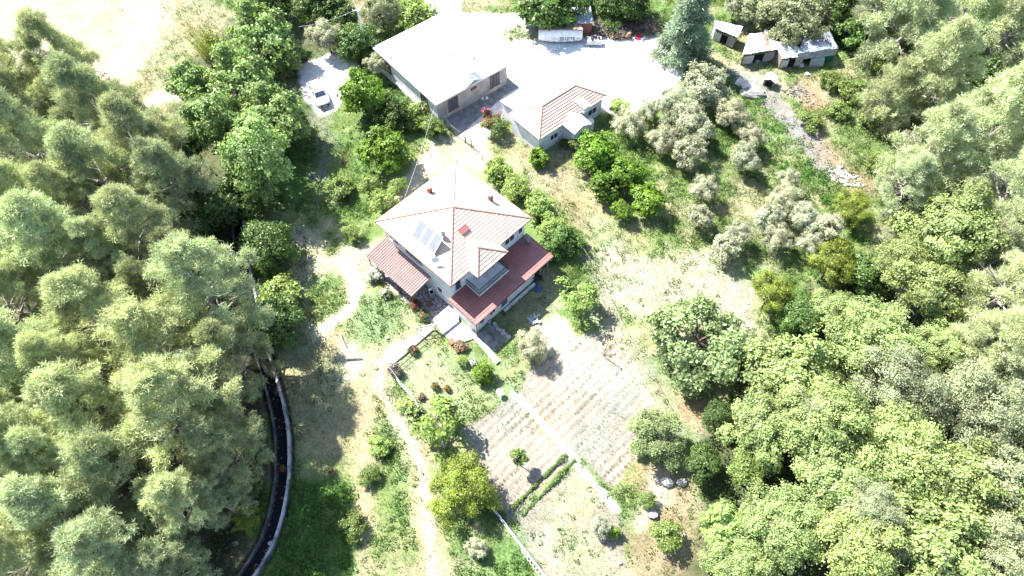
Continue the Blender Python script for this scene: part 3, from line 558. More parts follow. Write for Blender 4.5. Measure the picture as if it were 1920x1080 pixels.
 ('P',1745,150,66,12,'pine above the dark pocket on the right',TR,.95), ('P',1668,190,52,8,'low shaded pine beside the reddish slope',TR,.75), ('D',1832,150,46,8,'dark broad tree in the shade of pines',TR,.8),
 ('P',1845,250,82,14,'big pale pine at the right, upper third',TR,1.05), ('P',1742,292,66,12,'pale pine above the great plane tree',TR,1), ('P',1905,352,62,13,'pine on the right edge, a third of the way down',TR,1),
 ('P',1700,345,44,9,'grey pine at the foot of the reddish slope',TR,.95), ('P',1898,545,62,13,'pale pine on the right edge half way down',TR,1.05), ('P',1885,640,58,13,'pine on the right edge under the pale one',TR,1),
 ('P',1650,15,50,10,'pine on the top edge above the bright leafy tree',TR,.8), ('O',1700,262,24,4,'blue-green bush at the end of the dark pines',TR,.9), ('P',1905,450,48,11,'shaded pine between two edge pines',TR,.75),
 ('H',1600,175,28,2.2,'shrub in the dry slope below the tin sheds','shrubs on the dry slope',.9), ('H',1640,225,30,2.4,'shrub near the low shaded pine','shrubs on the dry slope',.9), ('D',1610,170,22,2.6,'dark round bush on the dry slope','shrubs on the dry slope',1.2),
 ('H',1650,310,24,2,'shrub by the reddish soil','shrubs on the dry slope',.95), ('H',1560,150,24,1.8,'weedy shrub in front of the green sided shed','shrubs on the dry slope',.9), ('H',1655,110,26,3,'shrub behind the leafy tree at the sheds','shrubs on the dry slope',1),
 ('H',1520,225,24,1.6,'low shrub beside the grey gully','shrubs on the dry slope',.9), ('H',1575,205,22,1.5,'low shrub in the middle of the dry slope','shrubs on the dry slope',1),
]
for (k, x, y, r, h, lab, grp, cm) in TREES: tree(k, x, y, r, h, lab, grp, cm)

def flowers(px, py, r, h, label, fcol, n, seed, colr=(.09,.14,.035), name='flowering_bush', grp=None, fs=.16):
    rad = r/pxm(px, py, h/2); c = at(px, py, h*.5); e = empty(name, (c.x, c.y, 0), 0, label, 'bush', grp)
    cm, wm = proto('H', seed % 3)
    k = bpy.data.objects.new('foliage', cm); col.objects.link(k); k.parent = e; k.location = (0,0,h*.5); k.scale = (rad, rad, h*.5); k.color = (*colr, 1)
    rr = np.random.RandomState(seed); d = rr.normal(0, 1, (n, 3)); d[:, 2] = np.abs(d[:, 2])+.1; d /= np.linalg.norm(d, axis=1)[:, None]
    cl = rr.normal(0, 1, (9, 3)); cl[:, 2] = abs(cl[:, 2]); cl /= np.linalg.norm(cl, axis=1)[:, None]
    d = cl[rr.randint(0, 9, n)]*.8+d*.4
    P = d*np.array((rad, rad, h*.5))*rr.uniform(.75, 1.05, (n, 1)); V, F = leaf_quads(P, d, fs*rr.uniform(.6, 1.3, n), .8, rr)
    cc = np.repeat(np.array(fcol)*rr.uniform(.7, 1.2, (n, 1)), 4, 0)
    f = bpy.data.objects.new('blossom', np_mesh('blossom', V, F, M['blade'], cc)); col.objects.link(f); f.parent = e; f.location = (0,0,h*.5)
    return e
flowers(925,235,24,2.6,'red flowering climber at the yard corner between the two small houses',(.35,.02,.04),170,1)
flowers(912,214,9,2.2,'pink flowering twig above the red climber',(.6,.08,.3),120,2)
flowers(777,572,13,1.2,'red and pink rose bush at the corner of the canopy',(.3,.03,.06),90,3)
flowers(793,590,12,1.0,'pinkish rose bush beside the stone patio',(.35,.2,.15),60,4)
flowers(700,515,17,1.3,'white blossoming bush left of the red canopy',(.75,.75,.75),420,5,(.3,.33,.25))
flowers(722,550,12,.8,'white flowering border plant below the canopy edge',(.6,.6,.55),120,6)
flowers(773,655,10,.8,'brownish rose bush next to the white fence',(.3,.16,.12),60,7,(.13,.11,.06))
flowers(862,650,13,.8,'reddish withered flower bed by the clay pot',(.35,.2,.14),120,8,(.2,.15,.09))
flowers(815,725,9,.8,'orange-red rose in the garden',(.3,.1,.06),30,9)
flowers(838,728,7,.6,'small orange flower clump in the garden',(.4,.15,.04),30,10)
flowers(790,745,8,.6,'dry rose stalks in the lower garden bed',(.3,.2,.14),30,11,(.16,.13,.09))
flowers(888,680,8,.8,'white flowering shrub beside the round garden shrub',(.6,.6,.6),60,12,(.2,.21,.17))
flowers(621,885,7,.5,'red poppies in the meadow',(.22,.02,.01),26,13,(.2,.2,.1))
flowers(528,880,7,.7,'red flowers hanging over the canal wall',(.2,.02,.03),26,14)
flowers(738,693,14,1.3,'grey withered rose bush at the corner of the fence',(.3,.24,.23),150,15,(.2,.17,.15))
flowers(1058,268,10,.8,'green plant below the annex',(.2,.3,.05),10,16)

# bamboo
e = empty('bamboo_clump', at(405,105,0), 0, 'bright yellow-green bamboo clump left of the tall airy plane tree', 'bamboo')
rr = np.random.RandomState(3); P = []; NN = []
st = MB()
for i in range(70):
    a = rr.uniform(0, 6.28); q = rr.uniform(0, 1.6); b0 = Vector((math.cos(a)*q, math.sin(a)*q, 0)); tp = b0*1.8+Vector((rr.normal(0,.4), rr.normal(0,.4), rr.uniform(2.5, 4.2))); st.tube(b0, tp, .02, .008, 4)
    for k in range(60):
        f = rr.uniform(.3, 1); P.append(b0.lerp(tp, f)+Vector(rr.normal(0, .16, 3))); NN.append((0,0,1))
V, F = leaf_quads(np.array(P), np.array(NN)*.4, .32*rr.uniform(.6, 1.2, len(P)), .22, rr)
st.build('stem', M['straw'], e); o = bpy.data.objects.new('foliage', np_mesh('foliage', V, F, M['leaf'], np.repeat(rr.uniform(.7, 1.3, (len(P),1))*np.ones(3), 4, 0))); col.objects.link(o); o.parent = e; o.color = (.16,.2,.02,1)

# bare shrubs / dry branches
def bare(px, py, n, ln, label, name='bare_tree', c='bark', cat='bare tree', grp=None, seed=1, z=.0, up=.7):
    r = random.Random(seed); m = MB()
    for i in range(n):
        a = r.uniform(0, 6.28); d = Vector((math.cos(a), math.sin(a), r.uniform(.1, up*2))).normalized(); p = Vector((0,0,0)); q = p+d*ln*r.uniform(.4,.8); m.tube(p, q, .03*ln/2, .015*ln/2, 4)
        for s in range(4):
            f = p.lerp(q, r.uniform(.4,1)); m.tube(f, f+Vector((d.x+r.uniform(-.8,.8), d.y+r.uniform(-.8,.8), d.z+r.uniform(-.3,.6)))*ln*.35, .012*ln/2+.004, .006, 3)
    o = m.build(name, M[c], None, at(px, py, z)); return tag(o, label, cat, grp)
bare(1132,668,9,2.2,'leafless young tree in the upper vegetable plot',seed=4)
bare(645,305,16,1.4,'pile of dry reddish cane in the shade below the car','dry_branches','straw','branches',seed=5,up=1.2)
bare(1195,240,6,1,'bare thorny shrub under the yard olives','bare_shrub','bark_pale','shrub',seed=6)
bare(455,850,10,1.6,'dead grey branches between pine and canal','dead_branches','bark_pale','branches',seed=7)
bare(335,325,14,3,'fallen grey branches among the dark thicket at the end of the pines','dead_branches','bark_pale','branches',seed=8,z=6)
bare(1520,765,8,1.6,'dead pale branch sticking out of the plane trees','dead_branches','bark_pale','branches',seed=9,z=9)
# ------------------------------------------------------------------ main house (local frame: x along the front eave, y back, z up)
HA = math.atan2(.722072, .691818)
house = empty('tiled_house', (-5.867, 33.923, 0), HA, 'two storey white house with hipped tile roof and shade-darkened red lower roof, in the middle', 'house')
def course_slope(m, e0, e1, t0, t1, n, lift=.028, edge=None):
    e0, e1, t0, t1 = map(Vector, (e0, e1, t0, t1)); nm = (e1-e0).cross(t0-e0).normalized()
    if nm.z < 0: nm = -nm
    for i in range(n):
        a = i/n; b = (i+1)/n
        A, B, C_, D_ = e0.lerp(t0, a)+nm*lift, e1.lerp(t1, a)+nm*lift, e1.lerp(t1, b), e0.lerp(t0, b)
        m.add([A, B, C_, D_, e0.lerp(t0, a), e1.lerp(t1, a)], [(0,1,2,3), (0,4,5,1), (0,3,4), (1,5,2)])
        if edge is not None:
            hz = Vector((e0-t0)-(e0-t0).project(e1-e0)); hz.z = 0; hz.normalize(); o_ = hz*.012; u_ = nm*.012
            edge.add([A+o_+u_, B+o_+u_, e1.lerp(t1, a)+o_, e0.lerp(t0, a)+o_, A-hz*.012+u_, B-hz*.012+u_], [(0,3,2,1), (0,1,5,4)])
def ridge(m, p, q, r=.09, step=.42):
    p = Vector(p); q = Vector(q); n = max(1, int((q-p).length/step)); d = (q-p)/n
    for i in range(n): m.tube(p+d*i+Vector((0,0,.03)), p+d*(i+1.12)+Vector((0,0,.05)), r*1.12, r*.85, 6)
W_ = 11.4; EZ = 6.0; A0 = (0,0,EZ); A1 = (W_,0,EZ); A2 = (W_,11.25,EZ); A3 = (0,11.25,EZ); AP = (5.75,5.5,8.15)
wl = MB(); wl.bb(.55,10.85,.5,10.75,-.1,5.95); wl.bb(.3,8.9,-2.85,.495,-.1,2.75); wl.build('wall', M['wall'], house)
rf = MB(); eg = MB(); course_slope(rf, A0, A1, AP, AP, 17, edge=eg); course_slope(rf, A2, A3, AP, AP, 17)
roof = rf.build('roof', M['tile'], house); eg.build('tile_edge_shade', M['tile_edge_shade'], roof)
rf = MB(); course_slope(rf, A3, A0, AP, AP, 17); rf.build('roof_side', M['tile_y'], roof); rf = MB(); course_slope(rf, A1, A2, AP, AP, 17); rf.build('roof_side', M['tile_y'], roof)
so_ = MB(); so_.bb(.0,W_,.0,11.25,EZ-.12,EZ-.02); so_.build('soffit', M['white_paint'], roof)
gt = MB()
for p, q in ((A0,A1),(A1,A2),(A2,A3),(A3,A0)): gt.tube((p[0],p[1],EZ-.03),(q[0],q[1],EZ-.03),.07,.07,6)
gt.build('gutter', M['frame_brown'], roof)
rd = MB()
for p in (A0,A1,A2,A3): ridge(rd, p, AP)
rd.build('ridge_tiles', M['ridge'], roof)
# porch hip over the balcony
PA = (4.6,.85,6.95); PB = (4.6,2.45,6.97); e0 = (2.5,-1.15,5.97); e1 = (6.7,-1.15,5.97); v0 = (2.5,.05,6.02); v1 = (6.7,.05,6.02)
pr = MB(); eg = MB(); course_slope(pr, e0, e1, PA, PA, 6, edge=eg); ph = pr.build('porch_roof', M['tile'], house); eg.build('tile_edge_shade', M['tile_edge_shade'], ph)
pr = MB(); course_slope(pr, v0, e0, PB, PA, 6); pr.build('porch_roof_side', M['tile_y'], ph); pr = MB(); course_slope(pr, e1, v1, PA, PB, 6); pr.build('porch_roof_side', M['tile_y'], ph); pr = MB(); pr.bb(2.55,6.65,-1.1,.4,5.86,5.93); pr.build('soffit', M['white_paint'], ph)
rd = MB(); ridge(rd, e0, PA); ridge(rd, e1, PA); ridge(rd, PA, PB); rd.build('ridge_tiles', M['ridge'], ph)
fl = MB(); fl.tube(v0, PB, .06, .06, 6); fl.tube(v1, PB, .06, .06, 6); fl.build('valley_flashing', M['ridge'], ph)
# roof hatch, chimneys
hb = MB(); hb.box((4.95,3.15,7.3),(1.05,.6,.24), 0, R(21)); hb.build('roof_hatch', M['tile_red_shaded'], roof)
for (a, b, z, s, nm_) in ((6.2,9.6,6.4,.42,'chimney'),(9.8,4.3,6.4,.38,'chimney')):
    c = MB(); c.bb(a-s/2,a+s/2,b-s/2,b+s/2,z-.6,z+1.1); ch = c.build('chimney', M['red_brick'], roof)
    c = MB(); c.bb(a-s/2-.06,a+s/2+.06,b-s/2-.06,b+s/2+.06,z+1.1,z+1.18); c.build('chimney_cap', M['concrete_grey'], ch)
# lower roof: same tiles in a shade-darkened red, three slopes almost flat
ex = MB(); lo = 2.86; hi = 3.22
course_slope(ex, (-.15,-3.35,lo), (11.1,-3.35,lo), (-.15,.495,hi), (11.1,.495,hi), 11, .035); lr = ex.build('lower_roof', M['tile_red_shaded'], house)
ex = MB(); ex.slab([(-.15,-3.35,lo-.012),(11.1,-3.35,lo-.012),(11.1,.49,hi-.012),(-.15,.49,hi-.012)], .12); ex.build('soffit', M['frame_brown'], lr)
g2 = MB(); g2.tube((-.2,-3.42,lo),(11.15,-3.42,lo),.07,.07,6); g2.tube((-.2,-3.4,lo+.02),(-.2,.5,hi+.02),.05,.05,5); g2.tube((11.15,-3.4,lo+.02),(11.15,.5,hi+.02),.05,.05,5)
g2.tube((-.1,-3.38,lo),(-.1,-3.38,0),.045,.045,6); g2.build('gutter', M['frame_brown'], lr)
c = MB(); c.bb(10.3,10.7,-.5,-.1,2.9,3.75); ch = c.build('chimney', M['concrete_grey'], lr); c = MB(); c.bb(10.22,10.78,-.58,-.02,3.75,3.83); c.build('chimney_cap', M['concrete_grey'], ch)
c = MB()
for a in (10.75, 9.6): c.bb(a-.07,a+.07,-3.1,-2.96,-.05,2.85)
c.build('porch_post', M['concrete_grey'], house)
# balcony
bs = MB(); bs.bb(2.25,6.45,-1.5,.495,3.12,3.42); bal = bs.build('balcony', M['concrete'], house)
rl = MB()
def rail(m, p, q, z0, z1, n):
    p = Vector(p); q = Vector(q); m.tube((p.x,p.y,z1),(q.x,q.y,z1),.035,.035,5); m.tube((p.x,p.y,z0+.08),(q.x,q.y,z0+.08),.022,.022,4)
    for i in range(n+1):
        s = p.lerp(q, i/n); m.tube((s.x,s.y,z0),(s.x,s.y,z1),.02,.02,4)
rail(rl, (2.3,-1.45,0), (6.4,-1.45,0), 3.42, 4.3, 26); rail(rl, (2.3,-1.45,0), (2.3,.4,0), 3.42, 4.3, 11); rail(rl, (6.4,-1.45,0), (6.4,.4,0), 3.42, 4.3, 11); rl.build('railing', M['dark_metal'], bal)
def window(par, c, wd, ht, face, fm='white_paint', mull=1, name='window', sill=True):
    "face: 'x-','y-' outward direction"
    f = MB(); g = MB(); x, y, z = c; t = .05
    def put(m, u0, u1, w0, w1, d0, d1):
        if face == 'y-': m.bb(x+u0, x+u1, y-d1, y-d0, z+w0, z+w1)
        elif face == 'x-': m.bb(x-d1, x-d0, y+u0, y+u1, z+w0, z+w1)
        else: m.bb(x+d0, x+d1, y+u0, y+u1, z+w0, z+w1)
    a = wd/2; b = ht/2; k = .08
    put(f,-a,a,b-k,b,.003,.08); put(f,-a,a,-b,-b+k,.003,.08); put(f,-a,-a+k,-b+k,b-k,.003,.08); put(f,a-k,a,-b+k,b-k,.003,.08)
    for i in range(mull): q = -a+wd*(i+1)/(mull+1); put(f,q-.03,q+.03,-b+k,b-k,.003,.07)
    if sill: put(f,-a-.08,a+.08,-b-.07,-b-.003,.003,.15)
    put(g,-a+k,a-k,-b+k,b-k,.006,.03); o = f.build(name, M[fm], par); g.build('pane', M['glass'], o); return o
window(house, (8.6,.5,4.7), 1.5, 1.2, 'y-'); window(house, (10.2,.5,4.7), .7, 1.1, 'y-', mull=0); window(house, (1.25,.5,4.35), .75, 1.6, 'y-', 'grey_metal', 0, sill=False)
window(house, (4.3,.5,4.4), 1.8, 1.9, 'y-', name='balcony_door', sill=False)
window(house, (.55,9.2,4.5), 1.5, 1.2, 'x-'); window(house, (.55,6.2,4.5), 2.4, 1.1, 'x-', 'grey_metal', 3); window(house, (.55,2.6,1.9), .8, 1.0, 'x-', mull=0)
window(house, (1.1,-2.85,1.45), .75, 1.05, 'y-', mull=0); window(house, (2.6,-2.85,1.45), .9, 1.1, 'y-'); window(house, (4.3,-2.85,1.1), 1.1, 1.3, 'y-', mull=0)
lg = MB()
for i in range(5): lg.bb(3.5+i*1.1,3.62+i*1.1,-3.02,-2.86,1.9,2.7)
lg.build('wall_bracket', M['frame_brown'], house)
hs = MB(); hs.box((6.3,-3.2,.06),(4.6,.25,.5)); hs.build('plinth', M['concrete'], house)

def loc_at(par, x, y, z): return par.matrix_basis @ Vector((x,y,z))
# solar water heater on the left roof slope
sh_ = empty('solar_water_heater', at(802,447,7.2), HA, 'solar water heater with three pale blue panels on the left slope of the main roof', 'solar heater')
S0 = Matrix.Rotation(R(-46), 3, 'Y')   # panels tilt: rise along +x
def sp(x, y, z=0): v = S0 @ Vector((x, 0, z)); return Vector((v.x, y, v.z+.25))
for i in range(3):
    y0 = 1.7-i*1.12; f = MB(); f.slab([sp(-1,y0-1.03), sp(1,y0-1.03), sp(1,y0), sp(-1,y0)], .09); p = f.build('panel_frame', M['white_paint'], sh_)
    g = MB(); g.slab([sp(-.93,y0-.96,.012), sp(.93,y0-.96,.012), sp(.93,y0-.07,.012), sp(-.93,y0-.07,.012)], .008); g.build('solar_panel', mat('solar_glass', (.17,.185,.205), .3, (.15,.16,.18), 2, spec=.8), p)
f = MB()
for y0 in (-1.5,.1,1.5): f.tube(sp(1,y0), (.72,y0,-.35), .03, .03, 4); f.tube(sp(-1,y0), (-.7,y0,-.9), .03, .03, 4)
f.tube(sp(-1.05,-1.8),sp(-1.05,1.9),.035,.035,5); f.build('stand', M['white_paint'], sh_)
tk = MB(); tk.tube((1.15,-1.1,.55),(1.15,.3,.55),.27,.27,14); tk.build('water_tank', M['grey_metal'], sh_)
tk = MB(); tk.tube((1.15,-.9,.8),(1.15,-.9,1.1),.16,.16,8); tk.build('expansion_tank', M['white_paint'], sh_)
def dish(loc, rz, label, par_h=.7, dr=.42, cmat='white_paint'):
    e = empty('satellite_dish', loc, rz, label, 'satellite dish')
    m = MB(); m.tube((0,0,-.3),(0,0,par_h),.03,.03,6); m.tube((0,0,par_h),(.12,0,par_h+.05),.025,.025,5); m.build('mast', M['grey_metal'], e)
    d = MB(); n = 18; vs = []; fs = []
    ax = Vector((1,0,.6)).normalized(); a = ax.orthogonal().normalized(); b = ax.cross(a); c0 = Vector((.14,0,par_h+.05))
    for j in range(5):
        q = j/4
        for s in (0,1):
            for i in range(n): t = 2*math.pi*i/n; vs.append(c0+(a*math.cos(t)+b*math.sin(t))*dr*q+ax*(.14*q*q+.015*s))
    for j in range(4):
        for s in (0,1):
            for i in range(n): o0 = (2*j+s)*n; o1 = (2*j+2+s)*n; fs.append((o0+i,o0+(i+1)%n,o1+(i+1)%n,o1+i))
    fs += [(8*n+i,8*n+(i+1)%n,9*n+(i+1)%n,9*n+i) for i in range(n)]
    d.add(vs, fs); d.build('reflector', M[cmat], e, smooth=True)
    l = MB(); l.tube(c0-b*dr*.9+ax*.14, c0+ax*.5, .015, .015, 4); l.tube(c0+ax*.46, c0+ax*.56, .05, .05, 8); l.build('feed_arm', M['grey_metal'], e); return e
dish(loc_at(house, .9, 2.75, 6.25), R(250), 'white satellite dish below the solar panels on the main roof', .5, .45)

# striped canopy over the patio
cp = empty('patio_canopy', loc_at(house, -.9, 7.4, 0), HA, 'red corrugated sheet canopy on posts along the left side of the main house', 'canopy')
m = MB(); n = 104; x0, x1 = -1.35, 1.42; y0, y1 = -3.65, 3.65
vs = []; fs = []
for s in (0,1):
    for i in range(n+1):
        y = y0+(y1-y0)*i/n; zz = .05*math.sin(i*math.pi/2)-.02*s
        vs += [(x0,y,2.5+zz),(x1,y,3.05+zz)]
K = 2*(n+1)
for i in range(n):
    fs += [(2*i,2*i+1,2*i+3,2*i+2), (K+2*i,K+2*i+2,K+2*i+3,K+2*i+1)]
fs += [(2*i,2*i+2,K+2*i+2,K+2*i) for i in range(n)]+[(2*i+1,K+2*i+1,K+2*i+3,2*i+3) for i in range(n)]+[(0,K,K+1,1),(2*n,2*n+1,K+2*n+1,K+2*n)]
m.add(vs, fs); m.build('corrugated_roof', M['corr_red'], cp)
for y in (-3.4,-1.1,1.2,3.4):
    p = MB(); p.bb(-1.22,-1.12,y-.05,y+.05,0,2.5); p.build('post', M['frame_brown'], cp)
p = MB(); p.bb(-1.25,-1.12,-3.6,3.6,2.36,2.46); p.bb(1.3,1.4,-3.6,3.6,2.86,2.96)
for y in (-3.4,-1.1,1.2,3.4): p.tube((-1.2,y,2.44),(1.4,y,2.93),.045,.045,4)
p.build('beam', M['frame_brown'], cp)

def px_prism(name, pts, z0, z1, m_, **kw):
    c = at(*pts[0]); mb = MB(); mb.prism([(at(*p).x-c.x, at(*p).y-c.y) for p in pts], z0, z1); return mb.build(name, m_, None, (c.x, c.y, 0))
def hprism(pts, z0, z1, m_, name, par=None):
    mb = MB(); mb.prism(pts, z0, z1); o = mb.build(name, m_, par); return o
o = hprism([(-2.5,1.2),(.5,1.0),(.5,11.2),(-2.3,11.2)], -.2, .06, M['stone'], 'patio'); o.location = house.location; o.rotation_euler = house.rotation_euler; tag(o, 'crazy paved grey stone patio beside the main house', kind='structure')
# raised white terrace and step
o = hprism([(.4,1.3),(-1.75,1.3),(-2.3,-.65),(-.15,-.75),(.25,-.2)], -.2, .4, M['concrete'], 'terrace'); o.location = house.location; o.rotation_euler = house.rotation_euler; tag(o, 'raised white concrete terrace at the house corner', kind='structure')
o = hprism([(-.1,-.5),(-1.5,-.72),(-2.25,-.72),(-2.1,-2.4),(-.1,-3.3),(.25,-2.9)], -.2, .1, M['concrete'], 'terrace_step'); o.location = house.location; o.rotation_euler = house.rotation_euler; tag(o, 'lower white concrete slab in front of the terrace', kind='structure')
yard = px_prism('sunken_yard', [(892,634),(918,606),(957,636),(928,660)], -.2, .03, M['concrete_grey']); tag(yard, 'grey concrete yard at the basement windows', kind='structure')
pw = px_prism('path', [(883,630),(889,628),(922,660),(937,678),(930,684),(913,664)], -.2, .22, M['concrete']); tag(pw, 'white concrete edge path running from the slab to the lawn', kind='structure')
def rocks(name, pts, n, s, label, cat, seed, m_='rock', grp=None, flat=.6, w_=.3):
    r = random.Random(seed); mb = MB(); c = at(*pts[0])
    for i in range(n):
        k = r.random()*(len(pts)-1); j = min(int(k), len(pts)-2); p = at(*pts[j]).lerp(at(*pts[j+1]), k-j); q = s*r.uniform(.5,1.3)
        mb.ball((p.x-c.x+r.uniform(-w_,w_), p.y-c.y+r.uniform(-w_,w_), q*.2), q, 6, 4, (1, r.uniform(.6,1), flat), .2, r.random())
    o = mb.build(name, M[m_], None, (c.x, c.y, 0)); return tag(o, label, cat, grp)
rocks('stone_wall', [(918,602),(940,622),(956,638)], 42, .2, 'rough stone retaining wall beside the sunken yard', 'stone wall', 3, flat=1.4, w_=.15)
rocks('stone_pile', [(1563,322),(1580,332),(1603,340)], 90, .22, 'white stone pile on the dry slope under the gully', 'stone pile', 4, w_=.9)
rocks('rubble_heap', [(1470,165),(1500,175),(1520,190)], 45, .18, 'broken pale rubble in front of the tin sheds', 'rubble', 5, 'rock_grey', w_=1)
rocks('rubble_strip', [(1360,140),(1400,170),(1425,185)], 30, .15, 'line of stones along the footpath below the cedar', 'rubble', 6, 'rock_grey', w_=.9)
rocks('rubble_strip', [(1480,225),(1520,265),(1550,300)], 30, .12, 'scattered grey stones in the gully', 'rubble', 7, 'rock_grey', w_=1.8)
for i, (x, y, s, lab) in enumerate([(511,698,.22,'white stone on the canal edge, topmost'),(533,760,.2,'white stone beside the middle of the canal'),(509,1019,.3,'largest white boulder by the lower canal'),(441,1020,.3,'grey boulder between bare pine ground and canal'),(727,634,.2,'brown stone on the lawn'),(1162,1056,.22,'white stone on the bare slope at the bottom'),(1250,905,.6,'big pale boulder in the sandy hollow'),(1222,965,.55,'pinkish boulder below the big pale one'),(1278,905,.5,'reddish boulder right of the sandy hollow'),(512,418,.25,'white stone in the shade above the large shady bush'),(1690,545,.9,'pale rock showing in a gap of the wood')]):
    m = MB(); m.ball((0,0,s*.35), s, 9, 6, (1,.8,.65), .14, i); o = m.build('boulder', M['rock'], None, at(x, y)); tag(o, lab, 'rock', 'loose rocks')

# patio things
def chair(px, py, rz, label):
    e = empty('garden_chair', at(px, py)+Vector((0,0,.06)), rz, label, 'chair'); m = MB(); m.bb(-.23,.23,-.23,.23,.42,.46); m.build('seat', M['white_paint'], e)
    m = MB(); m.box((0,.24,.68),(.46,.04,.45), 0, R(-8)); m.build('backrest', M['white_paint'], e)
    for a in (-.2,.2):
        for b_ in (-.2,.2): m = MB(); m.tube((a,b_,0),(a*.95,b_*.95,.42),.02,.025,5); m.build('leg', M['white_paint'], e)
        m = MB(); m.bb(a*1.15-.025,a*1.15+.025,-.2,.24,.6,.64); m.build('armrest', M['white_paint'], e)
    m = MB(); m.box((0,0,.5),(.38,.38,.07)); m.build('cushion', M['black'], e); return e
chair(810,553,R(30),'white garden chair with black cushion on the stone patio')
def pot(px, py, label, s=1, z=.06, mt='red_brick'):
    e = empty('plant_pot', at(px, py)+Vector((0,0,z)), 0, label, 'plant pot'); m = MB(); m.tube((0,0,0),(0,0,.35*s),.16*s,.24*s,12); m.tube((0,0,.35*s),(0,0,.4*s),.27*s,.27*s,12); m.build('pot', M[mt], e)
    m = MB(); r = random.Random(px)
    for i in range(40): a = r.uniform(0,6.28); q = r.uniform(.05,.35)*s; m.tube((0,0,.38*s),(math.cos(a)*q,math.sin(a)*q,(.4+r.uniform(.05,.35))*s),.02,.035,4)
    m.build('plant', M['straw'], e); return e
pot(807,573,'brown potted plant alone in the middle of the stone patio',1.1); 
bx_ = MB(); bx_.box((0,0,.25),(.5,.6,.5),R(30)); bx_.box((0,0,.53),(.56,.66,.05),R(30)); tag(bx_.build('clay_planter', M['red_brick'], None, at(848,644)), 'brown square clay planter beside the lower slab', 'planter')
# table and stool in the garden
t = empty('round_table', at(937,740), 0, 'round white garden table on the lawn by the ploughed plot', 'table')
m = MB(); m.tube((0,0,.68),(0,0,.72),.34,.34,20); m.build('tabletop', M['white_paint'], t); m = MB(); m.tube((0,0,.02),(0,0,.68),.05,.05,8); m.tube((0,0,0),(0,0,.04),.22,.2,12); m.build('pedestal', M['white_paint'], t)
m = MB(); m.tube((0,0,.72),(0,0,.74),.16,.16,12); m.build('tray', M['concrete'], t)
t = empty('garden_stool', at(849,760), 0, 'small white stool on the lawn left of the ploughed plot', 'stool'); m = MB(); m.tube((0,0,.4),(0,0,.45),.2,.2,12); m.build('seat', M['white_paint'], t)
for i in range(3):
    a = i*2.1; m = MB(); m.tube((math.cos(a)*.14,math.sin(a)*.14,.4),(math.cos(a)*.2,math.sin(a)*.2,0),.02,.02,5); m.build('leg', M['white_paint'], t)
m = MB(); m.tube((0,0,.0),(0,0,.06),.5,.46,14); tag(m.build('washing_tub', M['blue'], None, at(1008,541)), 'blue tub on the ground beside the porch', 'tub')
m = MB(); r = random.Random(2)
for i in range(26): m.box((r.uniform(-.7,.7), r.uniform(-.5,.5), .1+i*.03), (r.uniform(.3,.8), r.uniform(.1,.3), r.uniform(.05,.2)), r.uniform(0,3), r.uniform(-.4,.4))
tag(m.build('junk_heap', M['dark_metal'], None, at(1003,522)), 'dark heap of household junk under the open porch', 'junk')
m = MB()
for i in range(16): m.box((r.uniform(-.7,.7), r.uniform(-.5,.5), .06+i*.015), (r.uniform(.3,.9), r.uniform(.1,.3), .06), r.uniform(0,3))
tag(m.build('plank_heap', M['grey_metal'], None, at(1000,602)), 'flat grey scraps lying in the house shade', 'scrap')
# logs at the meadow edge
for i, (a, b_, lab) in enumerate([((638,628),(650,655),'longest log at the end of the sandy path'),((650,655),(664,672),'lower log at the end of the sandy path'),((648,674),(678,672),'short log lying crosswise below the others')]):
    p = at(*a); q = at(*b_); m = MB(); m.tube((0,0,.12), (q.x-p.x, q.y-p.y, .14), .11, .08, 8); m.tube((q-p)*.5+Vector((0,0,.1)), (q-p)*.6+Vector((.35,.2,.35)), .04, .02, 5); tag(m.build('log', M['bark_pale'], None, p), lab, 'log', 'logs on the meadow')

# ------------------------------------------------------------------ fences
def fence(name, pts, h, sp_, label, fm, grp=None, kerb=0, rails=2, mesh=True, cat='fence', pr_=.035):
    P = [at(*p) for p in pts]; c = P[0]; e = empty(name, c, 0, label, cat, grp); rm = MB(); km = MB(); wm_ = MB()
    for a, b_ in zip(P[:-1], P[1:]):
        L = (b_-a).length; n = max(1, round(L/sp_)); d = (b_-a)/n; 
        for i in range(n+(1 if b_ is P[-1] else 0)):
            q = a+d*i-c; pm = MB(); pm.tube((q.x,q.y,-.1),(q.x,q.y,h),pr_,pr_,6); pm.build('post', fm, e)
        for k in range(rails): z = kerb+.06+(h-kerb-.08)*k/max(1,rails-1); rm.tube(a-c+Vector((0,0,z)), b_-c+Vector((0,0,z)), .022, .022, 4)
        if mesh:
            for k in range(1,7): z = kerb+(h-kerb)*k/7; wm_.tube(a-c+Vector((0,0,z)), b_-c+Vector((0,0,z)), .005, .005, 3, False)
            nn = int(L/.18)
            for i in range(nn): q = a+(b_-a)*i/nn-c; wm_.tube((q.x,q.y,kerb),(q.x,q.y,h),.004,.004,3,False)
        if kerb:
            rz = math.atan2((b_-a).y,(b_-a).x); mid = (a+b_)/2-c; km.box((mid.x,mid.y,kerb/2-.1),(L,.16,kerb+.2),rz)
    rm.build('rail', fm, e)
    if mesh: wm_.build('wire_mesh', fm, e)
    if kerb: km.build('kerb', M['concrete'], e)
    return e
fence('white_fence', [(728,690),(770,655),(812,618)], 1.3, 2.0, 'white metal fence running from the terrace to the garden corner', M['white_paint'], 'garden fences', .12, 3)
fence('wire_fence', [(728,690),(752,722),(776,748)], 1.0, 1.8, 'grey wire fence on a kerb along the garden beside the curved track', M['grey_metal'], 'garden fences', .3)
fence('wire_fence', [(776,748),(800,790),(835,840)], 1.0, 2, 'wire fence half hidden by the airy fruit tree', M['grey_metal'], 'garden fences', .2)
